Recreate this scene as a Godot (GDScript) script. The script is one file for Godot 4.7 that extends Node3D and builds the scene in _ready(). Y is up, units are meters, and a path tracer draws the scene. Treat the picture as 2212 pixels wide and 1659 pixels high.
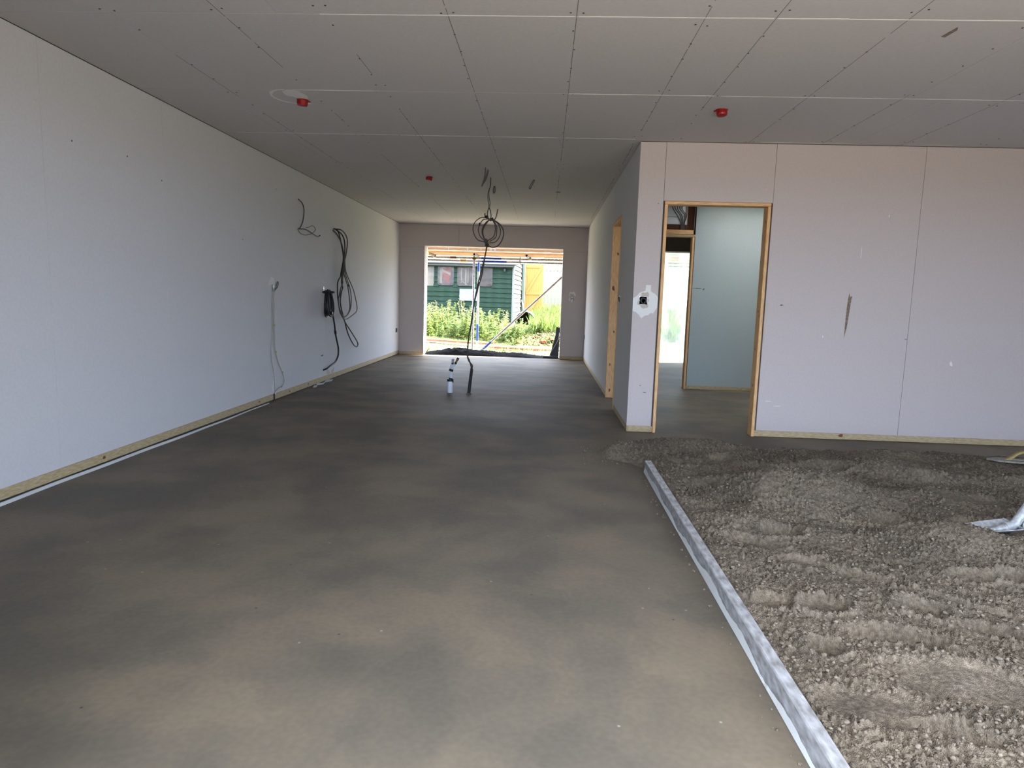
extends Node3D

var M := {}
var used := {}
var rng := RandomNumberGenerator.new()

const XL := -2.828
const XR := 0.757
const ZF := -12.905
const ZP := -5.921
const HC := 2.5


func _ready() -> void:
	rng.seed = 11
	# ---- camera, sky, sun, exposure
	var cam := Camera3D.new()
	cam.name = "camera"
	cam.position = Vector3(0, 1.1557, 0)
	cam.rotation_degrees = Vector3(-7.332, 2.659, 1.668)
	cam.fov = 59.66
	cam.near = 0.05
	cam.far = 300.0
	add_child(cam)
	cam.current = true
	var we := WorldEnvironment.new()
	we.name = "world_environment"
	var env := Environment.new()
	var sky := Sky.new()
	var sm := ProceduralSkyMaterial.new()
	sm.sky_top_color = Color(0.93, 0.95, 0.98)
	sm.sky_horizon_color = Color(0.90, 0.99, 1.14)
	sm.sky_curve = 0.4
	sm.ground_bottom_color = Color(0.42, 0.40, 0.36)
	sm.ground_horizon_color = Color(0.72, 0.74, 0.76)
	sm.sun_angle_max = 1.0
	sky.sky_material = sm
	env.background_mode = Environment.BG_SKY
	env.sky = sky
	env.background_energy_multiplier = 1.0
	env.tonemap_mode = Environment.TONE_MAPPER_LINEAR
	env.tonemap_exposure = 9.5
	env.sdfgi_enabled = true
	env.ssao_enabled = true
	env.ssil_enabled = true
	we.environment = env
	add_child(we)
	var sun := DirectionalLight3D.new()
	sun.name = "sun"
	sun.light_color = Color(1.0, 0.95, 0.87)
	sun.light_energy = 2.4
	sun.light_angular_distance = 2.0
	sun.shadow_enabled = true
	sun.look_at_from_position(Vector3(8.0, 9.0, -1.8), Vector3.ZERO)
	add_child(sun)

	materials()
	shell()
	ceiling()
	left_wall()
	far_wall()
	side_wall()
	partition_wall()
	hall()
	sand()
	tools()
	wall_things()
	ceiling_things()
	pipes()
	outside()


# ------------------------------------------------------------------ helpers
func numbered(n: String) -> String:
	var k: int = used.get(n, 0)
	used[n] = k + 1
	return n if k == 0 else "%s_%03d" % [n, k]


func tag(o: Node, label: String, category := "", group := "", kind := "") -> Node:
	if label:
		o.set_meta("label", label)
	if category:
		o.set_meta("category", category)
	if group:
		o.set_meta("group", group)
	if kind:
		o.set_meta("kind", kind)
	return o


func thing(called: String, label: String, category: String, at := Vector3.ZERO, group := "", kind := "") -> Node3D:
	var o := Node3D.new()
	o.name = numbered(called)
	add_child(o)
	o.position = at
	tag(o, label, category, group, kind)
	return o


func obj(called: String, mesh: Mesh, m: Material, parent: Node = null, at := Vector3.ZERO) -> MeshInstance3D:
	var o := MeshInstance3D.new()
	o.mesh = mesh
	o.material_override = m
	o.cast_shadow = GeometryInstance3D.SHADOW_CASTING_SETTING_ON
	if parent == null:
		o.name = numbered(called)
		add_child(o)
	else:
		var n := called
		var k := 0
		while parent.has_node(NodePath(n)):
			k += 1
			n = "%s_%03d" % [called, k]
		o.name = n
		parent.add_child(o)
	o.position = at
	return o


func st_new() -> SurfaceTool:
	var st := SurfaceTool.new()
	st.begin(Mesh.PRIMITIVE_TRIANGLES)
	return st


func tri(st: SurfaceTool, a: Vector3, b: Vector3, c: Vector3, n: Vector3) -> void:
	st.set_normal(n)
	if (b - a).cross(c - a).dot(n) > 0.0:
		st.add_vertex(a); st.add_vertex(c); st.add_vertex(b)
	else:
		st.add_vertex(a); st.add_vertex(b); st.add_vertex(c)


func quad(st: SurfaceTool, a: Vector3, b: Vector3, c: Vector3, d: Vector3, n: Vector3) -> void:
	tri(st, a, b, c, n)
	tri(st, a, c, d, n)


# box with chamfered edges, centre c, full size s, turned by basis bs
func bx(st: SurfaceTool, c: Vector3, s: Vector3, bev := 0.0, bs := Basis.IDENTITY) -> void:
	var h := s * 0.5
	var b := minf(bev, minf(h.x, minf(h.y, h.z)) * 0.9)
	for ax in 3:
		var u := (ax + 1) % 3
		var v := (ax + 2) % 3
		for sg in [-1.0, 1.0]:
			var p: Array[Vector3] = []
			for q in [[-1, -1], [1, -1], [1, 1], [-1, 1]]:
				var w := Vector3.ZERO
				w[ax] = sg * h[ax]
				w[u] = q[0] * (h[u] - b)
				w[v] = q[1] * (h[v] - b)
				p.append(c + bs * w)
			var n := Vector3.ZERO
			n[ax] = sg
			quad(st, p[0], p[1], p[2], p[3], bs * n)
	if b <= 0.0:
		return
	for ax in 3:
		var u := (ax + 1) % 3
		var v := (ax + 2) % 3
		for su in [-1.0, 1.0]:
			for sv in [-1.0, 1.0]:
				var p: Array[Vector3] = []
				for q in [[-1, 0], [1, 0], [1, 1], [-1, 1]]:
					var w := Vector3.ZERO
					w[ax] = q[0] * (h[ax] - b)
					w[u] = su * (h[u] if q[1] == 0 else h[u] - b)
					w[v] = sv * (h[v] - b if q[1] == 0 else h[v])
					p.append(c + bs * w)
				var n := Vector3.ZERO
				n[u] = su
				n[v] = sv
				quad(st, p[0], p[1], p[2], p[3], (bs * n).normalized())
	for sx in [-1.0, 1.0]:
		for sy in [-1.0, 1.0]:
			for sz in [-1.0, 1.0]:
				var g := Vector3(sx, sy, sz)
				tri(st, c + bs * (g * Vector3(h.x, h.y - b, h.z - b)), c + bs * (g * Vector3(h.x - b, h.y, h.z - b)), c + bs * (g * Vector3(h.x - b, h.y - b, h.z)), (bs * g).normalized())


# box from corner to corner
func bx2(st: SurfaceTool, a: Vector3, b: Vector3, bev := 0.0) -> void:
	bx(st, (a + b) * 0.5, (b - a).abs(), bev)


func box_mesh(a: Vector3, b: Vector3, bev := 0.0) -> ArrayMesh:
	var st := st_new()
	bx2(st, a, b, bev)
	return st.commit()


func box_c(s: Vector3, bev := 0.0, bs := Basis.IDENTITY) -> ArrayMesh:
	var st := st_new()
	bx(st, Vector3.ZERO, s, bev, bs)
	return st.commit()


# a straight bar between two points, w wide, t thick
func bar(st: SurfaceTool, a: Vector3, b: Vector3, w: float, t: float, up := Vector3.UP, bev := 0.0) -> void:
	var y := (b - a).normalized()
	var z := y.cross(up)
	if z.length() < 0.01:
		z = y.cross(Vector3.RIGHT)
	z = z.normalized()
	var x := y.cross(z).normalized()
	bx(st, (a + b) * 0.5, Vector3(w, (b - a).length(), t), bev, Basis(x, y, z))


func smooth_path(pts: Array, sub := 6, closed := false) -> PackedVector3Array:
	var out := PackedVector3Array()
	var n := pts.size()
	var last := n if closed else n - 1
	for i in last:
		var p0: Vector3 = pts[(i - 1 + n) % n] if closed or i > 0 else pts[0] * 2.0 - pts[1]
		var p1: Vector3 = pts[i]
		var p2: Vector3 = pts[(i + 1) % n]
		var p3: Vector3 = pts[(i + 2) % n] if closed or i + 2 < n else p2 * 2.0 - p1
		for k in sub:
			out.append(p1.cubic_interpolate(p2, p0, p3, float(k) / sub))
	out.append(pts[0] if closed else pts[n - 1])
	return out


func tube(st: SurfaceTool, pts: PackedVector3Array, r: float, sides := 8, cap := true, r_end := -1.0) -> void:
	var n := pts.size()
	var rings: Array[PackedVector3Array] = []
	var norms: Array[PackedVector3Array] = []
	var side := Vector3.ZERO
	for i in n:
		var d := (pts[mini(i + 1, n - 1)] - pts[maxi(i - 1, 0)]).normalized()
		if i == 0:
			side = d.cross(Vector3.UP if absf(d.y) < 0.9 else Vector3.RIGHT).normalized()
		else:
			side = (side - d * side.dot(d)).normalized()
		var up := d.cross(side)
		var ring := PackedVector3Array()
		var nn := PackedVector3Array()
		var rr := r if r_end < 0.0 else lerpf(r, r_end, float(i) / maxf(1.0, n - 1))
		for k in sides:
			var a := TAU * k / sides
			var v := side * cos(a) + up * sin(a)
			nn.append(v)
			ring.append(pts[i] + v * rr)
		rings.append(ring)
		norms.append(nn)
	for i in n - 1:
		for k in sides:
			var k2 := (k + 1) % sides
			var id := [[i, k], [i + 1, k], [i + 1, k2], [i, k], [i + 1, k2], [i, k2]]
			var a: Vector3 = rings[i][k]
			var b: Vector3 = rings[i + 1][k]
			var c: Vector3 = rings[i + 1][k2]
			if (b - a).cross(c - a).dot(norms[i][k]) > 0.0:
				id = [[i, k], [i + 1, k2], [i + 1, k], [i, k], [i, k2], [i + 1, k2]]
			for e in id:
				st.set_normal(norms[e[0]][e[1]])
				st.add_vertex(rings[e[0]][e[1]])
	if cap:
		for e in [0, n - 1]:
			var d2 := (pts[0] - pts[1] if e == 0 else pts[n - 1] - pts[n - 2]).normalized()
			for k in sides:
				tri(st, pts[e], rings[e][k], rings[e][(k + 1) % sides], d2)


func cable(pts: Array, r: float, sub := 6, closed := false, sides := 8) -> ArrayMesh:
	var st := st_new()
	tube(st, smooth_path(pts, sub, closed), r, sides, not closed)
	return st.commit()


func rod(a: Vector3, b: Vector3, r: float, sides := 12) -> ArrayMesh:
	var st := st_new()
	tube(st, PackedVector3Array([a, b]), r, sides)
	return st.commit()


# hollow tube from a to b
func pipe(a: Vector3, b: Vector3, r: float, wall := 0.004, sides := 14) -> ArrayMesh:
	var st := st_new()
	tube(st, PackedVector3Array([a, b]), r, sides, false)
	var d := (b - a).normalized()
	var s := d.cross(Vector3.UP if absf(d.y) < 0.9 else Vector3.RIGHT).normalized()
	var u := d.cross(s)
	for k in sides:
		var v0 := s * cos(TAU * k / sides) + u * sin(TAU * k / sides)
		var v1 := s * cos(TAU * (k + 1) / sides) + u * sin(TAU * (k + 1) / sides)
		quad(st, a + v0 * (r - wall), a + v1 * (r - wall), b + v1 * (r - wall), b + v0 * (r - wall), -(v0 + v1).normalized())
		quad(st, a + v0 * r, a + v1 * r, a + v1 * (r - wall), a + v0 * (r - wall), -d)
		quad(st, b + v0 * r, b + v1 * r, b + v1 * (r - wall), b + v0 * (r - wall), d)
	return st.commit()


# solid of revolution about y: profile of (radius, height)
func lathe(prof: Array, sides := 20) -> ArrayMesh:
	var st := st_new()
	for i in prof.size() - 1:
		var p: Vector2 = prof[i]
		var q: Vector2 = prof[i + 1]
		var t := q - p
		for k in sides:
			var a := TAU * k / sides
			var b := TAU * (k + 1) / sides
			var m := (a + b) * 0.5
			var n := Vector3(cos(m) * t.y, -t.x, sin(m) * t.y)
			if n.length() < 1e-9:
				continue
			quad(st, Vector3(cos(a) * p.x, p.y, sin(a) * p.x), Vector3(cos(b) * p.x, p.y, sin(b) * p.x), Vector3(cos(b) * q.x, q.y, sin(b) * q.x), Vector3(cos(a) * q.x, q.y, sin(a) * q.x), n.normalized())
	return st.commit()


# flat outline (in the plane of axes u, v) given thickness t along n, centred on c
func slab(outline: PackedVector2Array, c: Vector3, u: Vector3, v: Vector3, t: float) -> ArrayMesh:
	var st := st_new()
	slab_into(st, outline, c, u, v, t)
	return st.commit()


func slab_into(st: SurfaceTool, outline: PackedVector2Array, c: Vector3, u: Vector3, v: Vector3, t: float) -> void:
	var n := u.cross(v).normalized()
	var ids := Geometry2D.triangulate_polygon(outline)
	for s in [-0.5, 0.5]:
		for i in range(0, ids.size(), 3):
			var p: Array[Vector3] = []
			for k in 3:
				var q := outline[ids[i + k]]
				p.append(c + u * q.x + v * q.y + n * t * s)
			tri(st, p[0], p[1], p[2], n * signf(s))
	for i in outline.size():
		var a := outline[i]
		var b := outline[(i + 1) % outline.size()]
		var pa := c + u * a.x + v * a.y
		var pb := c + u * b.x + v * b.y
		var side := (pb - pa).cross(n).normalized()
		if Geometry2D.is_point_in_polygon((a + b) * 0.5 + Vector2(side.dot(u), side.dot(v)) * 0.0004, outline):
			side = -side
		quad(st, pa - n * t * 0.5, pb - n * t * 0.5, pb + n * t * 0.5, pa + n * t * 0.5, side)


func blob(rx: float, ry: float, seed_: int, rough := 0.25, n := 28) -> PackedVector2Array:
	var r := RandomNumberGenerator.new()
	r.seed = seed_
	var ph := [r.randf() * TAU, r.randf() * TAU, r.randf() * TAU]
	var out := PackedVector2Array()
	for k in n:
		var a := TAU * k / n
		var w := 1.0 + rough * (0.5 * sin(2 * a + ph[0]) + 0.35 * sin(3 * a + ph[1]) + 0.3 * sin(7 * a + ph[2])) + rough * r.randf_range(-0.25, 0.25)
		out.append(Vector2(cos(a) * rx * w, sin(a) * ry * w))
	return out


func rounded(w: float, h: float, r: float, seg := 5) -> PackedVector2Array:
	var out := PackedVector2Array()
	for q in [[1, 1, 0.0], [-1, 1, 0.25], [-1, -1, 0.5], [1, -1, 0.75]]:
		for k in seg + 1:
			var a: float = TAU * (q[2] + 0.25 * k / seg)
			out.append(Vector2(q[0] * (w / 2 - r) + r * cos(a), q[1] * (h / 2 - r) + r * sin(a)))
	return out


# ------------------------------------------------------------------ materials
func noise_tex(freq: float, lo: Color, hi: Color, size := 512, octaves := 4, type := FastNoiseLite.TYPE_SIMPLEX_SMOOTH, sd := 1, mid := 0.5) -> NoiseTexture2D:
	var fn := FastNoiseLite.new()
	fn.noise_type = type
	fn.frequency = freq
	fn.fractal_octaves = octaves
	fn.seed = sd
	var g := Gradient.new()
	g.set_color(0, lo)
	g.set_color(1, hi)
	g.add_point(mid, lo.lerp(hi, 0.5))
	var t := NoiseTexture2D.new()
	t.width = size
	t.height = size
	t.seamless = true
	t.noise = fn
	t.color_ramp = g
	return t


func mat(n: String, c: Color, rough := 0.8, metal := 0.0) -> StandardMaterial3D:
	var m := StandardMaterial3D.new()
	m.resource_name = n
	m.albedo_color = c
	m.roughness = rough
	m.metallic = metal
	M[n] = m
	return m


func tex(m: StandardMaterial3D, t: Texture2D, scale: Vector3, world := true) -> StandardMaterial3D:
	m.albedo_texture = t
	m.uv1_triplanar = true
	m.uv1_world_triplanar = world
	m.uv1_scale = scale
	return m


func relief(m: StandardMaterial3D, t: Texture2D, cm: float) -> void:
	m.heightmap_enabled = true
	m.heightmap_texture = t
	m.heightmap_scale = cm


func materials() -> void:
	var grey_fine := noise_tex(0.05, Color(0.965, 0.965, 0.965), Color(1, 1, 1), 512, 5, FastNoiseLite.TYPE_SIMPLEX_SMOOTH, 3)
	var grain := noise_tex(0.02, Color(0.80, 0.71, 0.58), Color(1, 1, 1), 512, 4, FastNoiseLite.TYPE_SIMPLEX_SMOOTH, 5)
	var dirty := noise_tex(0.012, Color(0.62, 0.60, 0.57), Color(1, 1, 1), 512, 5, FastNoiseLite.TYPE_SIMPLEX_SMOOTH, 8)
	var mottled := noise_tex(0.02, Color(0.55, 0.55, 0.55), Color(1, 1, 1), 512, 6, FastNoiseLite.TYPE_SIMPLEX_SMOOTH, 12)
	tex(mat("plasterboard_pink", Color(0.755, 0.72, 0.705), 0.9), grey_fine, Vector3.ONE * 1.7)
	tex(mat("plasterboard", Color(0.815, 0.815, 0.82), 0.9), grey_fine, Vector3.ONE * 1.7)
	tex(mat("moisture_board", Color(0.66, 0.71, 0.715), 0.85), grey_fine, Vector3.ONE * 1.7)
	tex(mat("ceiling_board", Color(0.76, 0.75, 0.75), 0.9), grey_fine, Vector3.ONE * 1.3)
	tex(mat("filler", Color(0.88, 0.88, 0.86), 0.85), grey_fine, Vector3.ONE * 5.0)
	tex(mat("filler_wet", Color(0.74, 0.70, 0.65), 0.7), grey_fine, Vector3.ONE * 5.0)
	tex(mat("torn_paper", Color(0.60, 0.53, 0.47), 0.95), dirty, Vector3.ONE * 6.0)
	mat("core", Color(0.30, 0.28, 0.26), 0.95)
	mat("pencil", Color(0.36, 0.35, 0.34), 0.9)
	mat("screw", Color(0.16, 0.16, 0.17), 0.5)
	mat("joint_dark", Color(0.22, 0.21, 0.20), 0.95)
	tex(mat("pine_up", Color(0.93, 0.78, 0.58), 0.6), grain, Vector3(14, 0.9, 14))
	tex(mat("pine_x", Color(0.93, 0.78, 0.58), 0.6), grain, Vector3(0.9, 14, 14))
	tex(mat("pine_z", Color(0.93, 0.78, 0.58), 0.6), grain, Vector3(14, 14, 0.9))
	tex(mat("treated_x", Color(0.77, 0.73, 0.61), 0.75), grain, Vector3(1.4, 16, 16))
	tex(mat("treated_z", Color(0.77, 0.73, 0.61), 0.75), grain, Vector3(16, 16, 1.4))
	mat("knot", Color(0.42, 0.26, 0.15), 0.6)
	tex(mat("rough_timber", Color(0.76, 0.64, 0.52), 0.8), grain, Vector3(0.9, 12, 12))
	tex(mat("pink_timber", Color(0.58, 0.43, 0.36), 0.8), grain, Vector3(0.8, 14, 14))
	mat("foam", Color(0.78, 0.80, 0.80), 0.7)
	tex(mat("steel", Color(0.72, 0.73, 0.74), 0.38, 0.85), dirty, Vector3.ONE * 4.0)
	tex(mat("galv_tube", Color(0.74, 0.74, 0.75), 0.45, 0.7), dirty, Vector3.ONE * 3.0)
	mat("white_paint", Color(0.70, 0.70, 0.71), 0.5)
	mat("blue_paint", Color(0.10, 0.22, 0.62), 0.5)
	mat("rust", Color(0.36, 0.22, 0.15), 0.8, 0.2)
	mat("brass", Color(0.72, 0.55, 0.30), 0.5, 0.6)
	var alu := tex(mat("aluminium", Color(0.77, 0.78, 0.80), 0.5, 0.2), noise_tex(0.015, Color(0.62, 0.60, 0.57), Color(1, 1, 1), 512, 6, FastNoiseLite.TYPE_SIMPLEX_SMOOTH, 21, 0.42), Vector3(4, 4, 1.6))
	relief(alu, noise_tex(0.03, Color.BLACK, Color.WHITE, 512, 5, FastNoiseLite.TYPE_SIMPLEX_SMOOTH, 4), 0.05)
	tex(mat("mortar_smear", Color(0.80, 0.81, 0.80), 0.8), grey_fine, Vector3.ONE * 6.0)
	mat("cable_grey", Color(0.36, 0.36, 0.36), 0.55)
	mat("cable_dark", Color(0.085, 0.085, 0.10), 0.45)
	mat("cable_pale", Color(0.62, 0.61, 0.58), 0.5)
	mat("cable_mid", Color(0.26, 0.25, 0.23), 0.5)
	mat("black_plastic", Color(0.05, 0.05, 0.065), 0.4)
	mat("white_plastic", Color(0.86, 0.89, 0.93), 0.35)
	mat("red_plastic", Color(0.55, 0.03, 0.025), 0.4)
	mat("yellow_tape", Color(0.66, 0.60, 0.18), 0.6)
	mat("yellow_cap", Color(0.95, 0.74, 0.15), 0.5)
	mat("copper", Color(0.62, 0.42, 0.26), 0.35, 0.9)
	mat("foil", Color(0.80, 0.82, 0.84), 0.28, 0.95)
	mat("brown_timber", Color(0.30, 0.18, 0.12), 0.85)
	var sheet := mat("poly_sheet", Color(0.60, 0.665, 0.74, 0.64), 0.45)
	sheet.transparency = BaseMaterial3D.TRANSPARENCY_ALPHA
	sheet.backlight_enabled = true
	sheet.backlight = Color(0.55, 0.62, 0.62)
	mat("dpm", Color(0.012, 0.014, 0.022), 0.5).metallic_specular = 0.05
	# sand and screed
	var sand_t := noise_tex(0.02, Color(0.50, 0.48, 0.45), Color(1, 1, 1), 1024, 6, FastNoiseLite.TYPE_SIMPLEX_SMOOTH, 31)
	var sm := tex(mat("sand", Color(0.63, 0.58, 0.51), 0.95), sand_t, Vector3.ONE * 2.2)
	sm.vertex_color_use_as_albedo = true
	# relief of the single grains
	relief(sm, noise_tex(0.09, Color.BLACK, Color.WHITE, 1024, 5, FastNoiseLite.TYPE_SIMPLEX, 33), 0.7)
	tex(mat("clod", Color(0.60, 0.55, 0.485), 0.95), sand_t, Vector3.ONE * 2.2)
	var fm := mat("screed", Color(0.96, 0.96, 0.96), 0.7)
	fm.metallic_specular = 0.36
	fm.albedo_texture = floor_texture()
	fm.roughness_texture = noise_tex(0.006, Color(0.78, 0.78, 0.78), Color(1, 1, 1), 512, 4, FastNoiseLite.TYPE_SIMPLEX_SMOOTH, 17)
	# outside
	tex(mat("shed_green", Color(0.175, 0.265, 0.225), 0.85), dirty, Vector3(0.7, 8, 8))
	tex(mat("shed_white", Color(0.52, 0.56, 0.57), 0.7), dirty, Vector3(6, 8, 1))
	mat("roof_felt", Color(0.34, 0.37, 0.36), 0.9)
	mat("gutter", Color(0.07, 0.075, 0.08), 0.5)
	M.shed_green.metallic_specular = 0.3
	var pane := tex(mat("perspex", Color(0.42, 0.40, 0.41, 0.42), 0.3), dirty, Vector3.ONE * 0.9)
	pane.transparency = BaseMaterial3D.TRANSPARENCY_ALPHA
	mat("shed_inside", Color(0.5, 0.45, 0.43), 0.9)
	mat("orange_cloth", Color(0.85, 0.16, 0.06), 0.8)
	mat("white_band", Color(0.92, 0.88, 0.78), 0.7)
	mat("navy_cloth", Color(0.08, 0.09, 0.13), 0.9)
	mat("grey_cloth", Color(0.45, 0.42, 0.42), 0.9)
	mat("sign_board", Color(0.48, 0.57, 0.68), 0.5)
	mat("sign_text", Color(0.66, 0.70, 0.74), 0.5)
	mat("sign_ink", Color(0.28, 0.34, 0.42), 0.6)
	mat("gate_wood", Color(0.68, 0.50, 0.25), 0.75)
	tex(mat("fence_wood", Color(0.60, 0.64, 0.62), 0.85), grain, Vector3(10, 0.8, 10))
	mat("post_green", Color(0.36, 0.44, 0.40), 0.8)
	mat("dark_red", Color(0.16, 0.07, 0.06), 0.9)
	mat("drum", Color(0.03, 0.028, 0.028), 0.6)
	mat("drum_rim", Color(0.66, 0.66, 0.62), 0.5)
	tex(mat("soil", Color(0.36, 0.31, 0.24), 0.95), mottled, Vector3.ONE * 0.8)
	tex(mat("turf", Color(0.36, 0.42, 0.20), 0.95), mottled, Vector3.ONE * 0.6)
	tex(mat("hardcore", Color(0.82, 0.785, 0.72), 0.95), mottled, Vector3.ONE * 0.9)
	tex(mat("patio", Color(0.63, 0.61, 0.585), 0.9), mottled, Vector3.ONE * 0.5)
	tex(mat("brick_red", Color(0.60, 0.30, 0.19), 0.9), mottled, Vector3.ONE * 3.0)
	tex(mat("rubble_grey", Color(0.58, 0.54, 0.50), 0.9), mottled, Vector3.ONE * 3.0)
	for e in [["leaf_mid", Color(0.15, 0.27, 0.08)], ["leaf_blue", Color(0.17, 0.30, 0.17)], ["leaf_lime", Color(0.28, 0.37, 0.10)], ["seed_head", Color(0.56, 0.52, 0.38)], ["grass_blade", Color(0.21, 0.31, 0.10)]]:
		var lm := mat(e[0], e[1], 0.6)
		lm.backlight_enabled = true
		lm.backlight = Color(0.5, 0.55, 0.25)
		lm.cull_mode = BaseMaterial3D.CULL_DISABLED
	mat("stem", Color(0.44, 0.46, 0.24), 0.8)
	tex(mat("float_plastic", Color(0.63, 0.62, 0.58), 0.6), dirty, Vector3.ONE * 9.0)
	tex(mat("float_handle", Color(0.72, 0.63, 0.36), 0.6), dirty, Vector3.ONE * 9.0)
	tex(mat("shovel_steel", Color(0.80, 0.83, 0.85), 0.45, 0.25), dirty, Vector3.ONE * 6.0)
	tex(mat("shovel_blue", Color(0.13, 0.12, 0.36), 0.35), noise_tex(0.03, Color(0.6, 0.6, 0.7), Color(1, 1, 1), 256, 4, FastNoiseLite.TYPE_SIMPLEX_SMOOTH, 41), Vector3.ONE * 6.0)


# the trowelled screed seen from above: blotches, arcs of the float, grit (u along x, v along z)
const FX0 := -3.0
const FX1 := 5.0
const FZ0 := -13.25
const FZ1 := -0.5

func floor_texture() -> ImageTexture:
	var w := 1280
	var h := 2040
	var n1 := FastNoiseLite.new()
	n1.seed = 2
	n1.frequency = 0.0085
	n1.fractal_octaves = 5
	n1.domain_warp_enabled = true
	n1.domain_warp_amplitude = 60.0
	n1.domain_warp_frequency = 0.004
	var n2 := FastNoiseLite.new()
	n2.seed = 9
	n2.frequency = 0.014
	n2.fractal_octaves = 5
	n2.domain_warp_enabled = true
	n2.domain_warp_amplitude = 40.0
	n2.domain_warp_frequency = 0.006
	var n3 := FastNoiseLite.new()
	n3.seed = 13
	n3.frequency = 0.22
	n3.fractal_octaves = 3
	var b1 := n1.get_image(w, h).get_data()
	var b2 := n2.get_image(w, h / 3).get_data()   # stretched below: trowel strokes run across the room
	var b3 := n3.get_image(w, h).get_data()
	var out := PackedByteArray()
	out.resize(w * h * 3)
	var r := RandomNumberGenerator.new()
	r.seed = 77
	var warm := Vector3(0.478, 0.436, 0.372)
	var cool := Vector3(0.39, 0.365, 0.325)
	var strokes := PackedByteArray()
	strokes.resize(w * h)
	var k := 0
	for y in h:
		var row2 := (y % (h / 3)) * w
		var run := lerpf(1.5, 0.35, smoothstep(0.35, 0.75, float(y) / h))   # long strokes only in the far part
		for x in w:
			var a := b1[k] / 255.0
			# strokes: noise stretched along x by reading x at a third of the pace
			var c := b2[row2 + x / 3] / 255.0
			var d := b3[k] / 255.0
			var t := clampf((a - 0.5) * 1.9 + (c - 0.5) * run + 0.55, 0.0, 1.0)
			var g := 0.95 + 0.1 * d
			var v := cool.lerp(warm, t) * g
			out[k * 3] = int(clampf(v.x, 0, 1) * 255.0)
			out[k * 3 + 1] = int(clampf(v.y, 0, 1) * 255.0)
			out[k * 3 + 2] = int(clampf(v.z, 0, 1) * 255.0)
			k += 1
	for i in 420:   # grit and tiny pale stones
		var p := (r.randi_range(0, h - 1) * w + r.randi_range(0, w - 1)) * 3
		var pale := r.randf() < 0.5
		for e in 3:
			out[p + e] = (190 - 8 * e) if pale else (52 - 4 * e)
	var im := Image.create_from_data(w, h, false, Image.FORMAT_RGB8, out)
	return ImageTexture.create_from_image(im)


# ------------------------------------------------------------------ the setting
func struct(called: String, mesh: Mesh, m: Material) -> MeshInstance3D:
	var o := obj(called, mesh, m)
	o.set_meta("kind", "structure")
	return o


func setting(called: String, label: String, category: String) -> Node3D:
	return thing(called, label, category, Vector3.ZERO, "", "structure")


func shell() -> void:
	# floor: one slab of screed, mapped in plan
	var st := st_new()
	var c := [Vector3(FX0, 0, FZ0), Vector3(FX1, 0, FZ0), Vector3(FX1, 0, FZ1), Vector3(FX0, 0, FZ1)]
	var uv := [Vector2(0, 0), Vector2(1, 0), Vector2(1, 1), Vector2(0, 1)]
	for i in [0, 1, 2, 0, 2, 3]:
		st.set_normal(Vector3.UP)
		st.set_uv(uv[i])
		st.add_vertex(c[i])
	for e in 4:
		var a: Vector3 = c[e]
		var b: Vector3 = c[(e + 1) % 4]
		st.set_uv(Vector2(0.5, 0.5))
		quad(st, a, b, b - Vector3(0, 0.2, 0), a - Vector3(0, 0.2, 0), ((a + b) * 0.5 - Vector3(1.0, 0, -6.9)).normalized())
	quad(st, c[0] - Vector3(0, 0.2, 0), c[1] - Vector3(0, 0.2, 0), c[2] - Vector3(0, 0.2, 0), c[3] - Vector3(0, 0.2, 0), Vector3.DOWN)
	var f := struct("floor", st.commit(), M.screed)
	tag(f, "smooth trowelled grey brown screed floor of the unfinished room", "floor")
	# roof with a hole for the rooflight over the hall
	st = st_new()
	bx2(st, Vector3(-3.15, 2.5135, FZ0), Vector3(2.0, 2.95, -0.55))
	bx2(st, Vector3(3.15, 2.5135, FZ0), Vector3(5.2, 2.95, -0.55))
	bx2(st, Vector3(2.0, 2.5135, FZ0), Vector3(3.15, 2.95, -8.78))
	bx2(st, Vector3(2.0, 2.5135, -7.26), Vector3(3.15, 2.95, -0.55))
	# upstand round the rooflight
	bx2(st, Vector3(1.88, 2.95, -8.90), Vector3(2.0, 3.95, -7.14))
	bx2(st, Vector3(3.15, 2.95, -8.90), Vector3(3.27, 3.95, -7.14))
	bx2(st, Vector3(2.0, 2.95, -8.90), Vector3(3.15, 3.95, -8.78))
	bx2(st, Vector3(2.0, 2.95, -7.26), Vector3(3.15, 3.95, -7.14))
	tag(struct("roof", st.commit(), M.plasterboard), "flat roof slab with a rooflight hole over the hall", "roof")
	# front wall behind the camera: wide opening
	st = st_new()
	bx2(st, Vector3(-3.15, -0.2, -0.9), Vector3(-0.97, 2.5135, -0.55))
	bx2(st, Vector3(3.5, -0.2, -0.9), Vector3(5.2, 2.5135, -0.55))
	bx2(st, Vector3(-0.97, 2.25, -0.9), Vector3(3.5, 2.5135, -0.55))
	tag(struct("wall_front", st.commit(), M.plasterboard), "front wall with a wide door opening onto the patio", "wall")
	# right outer wall
	tag(struct("wall_right", box_mesh(Vector3(4.9, -0.2, FZ0), Vector3(5.2, 2.5135, -0.9)), M.plasterboard), "right outer wall of the house", "wall")


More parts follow.
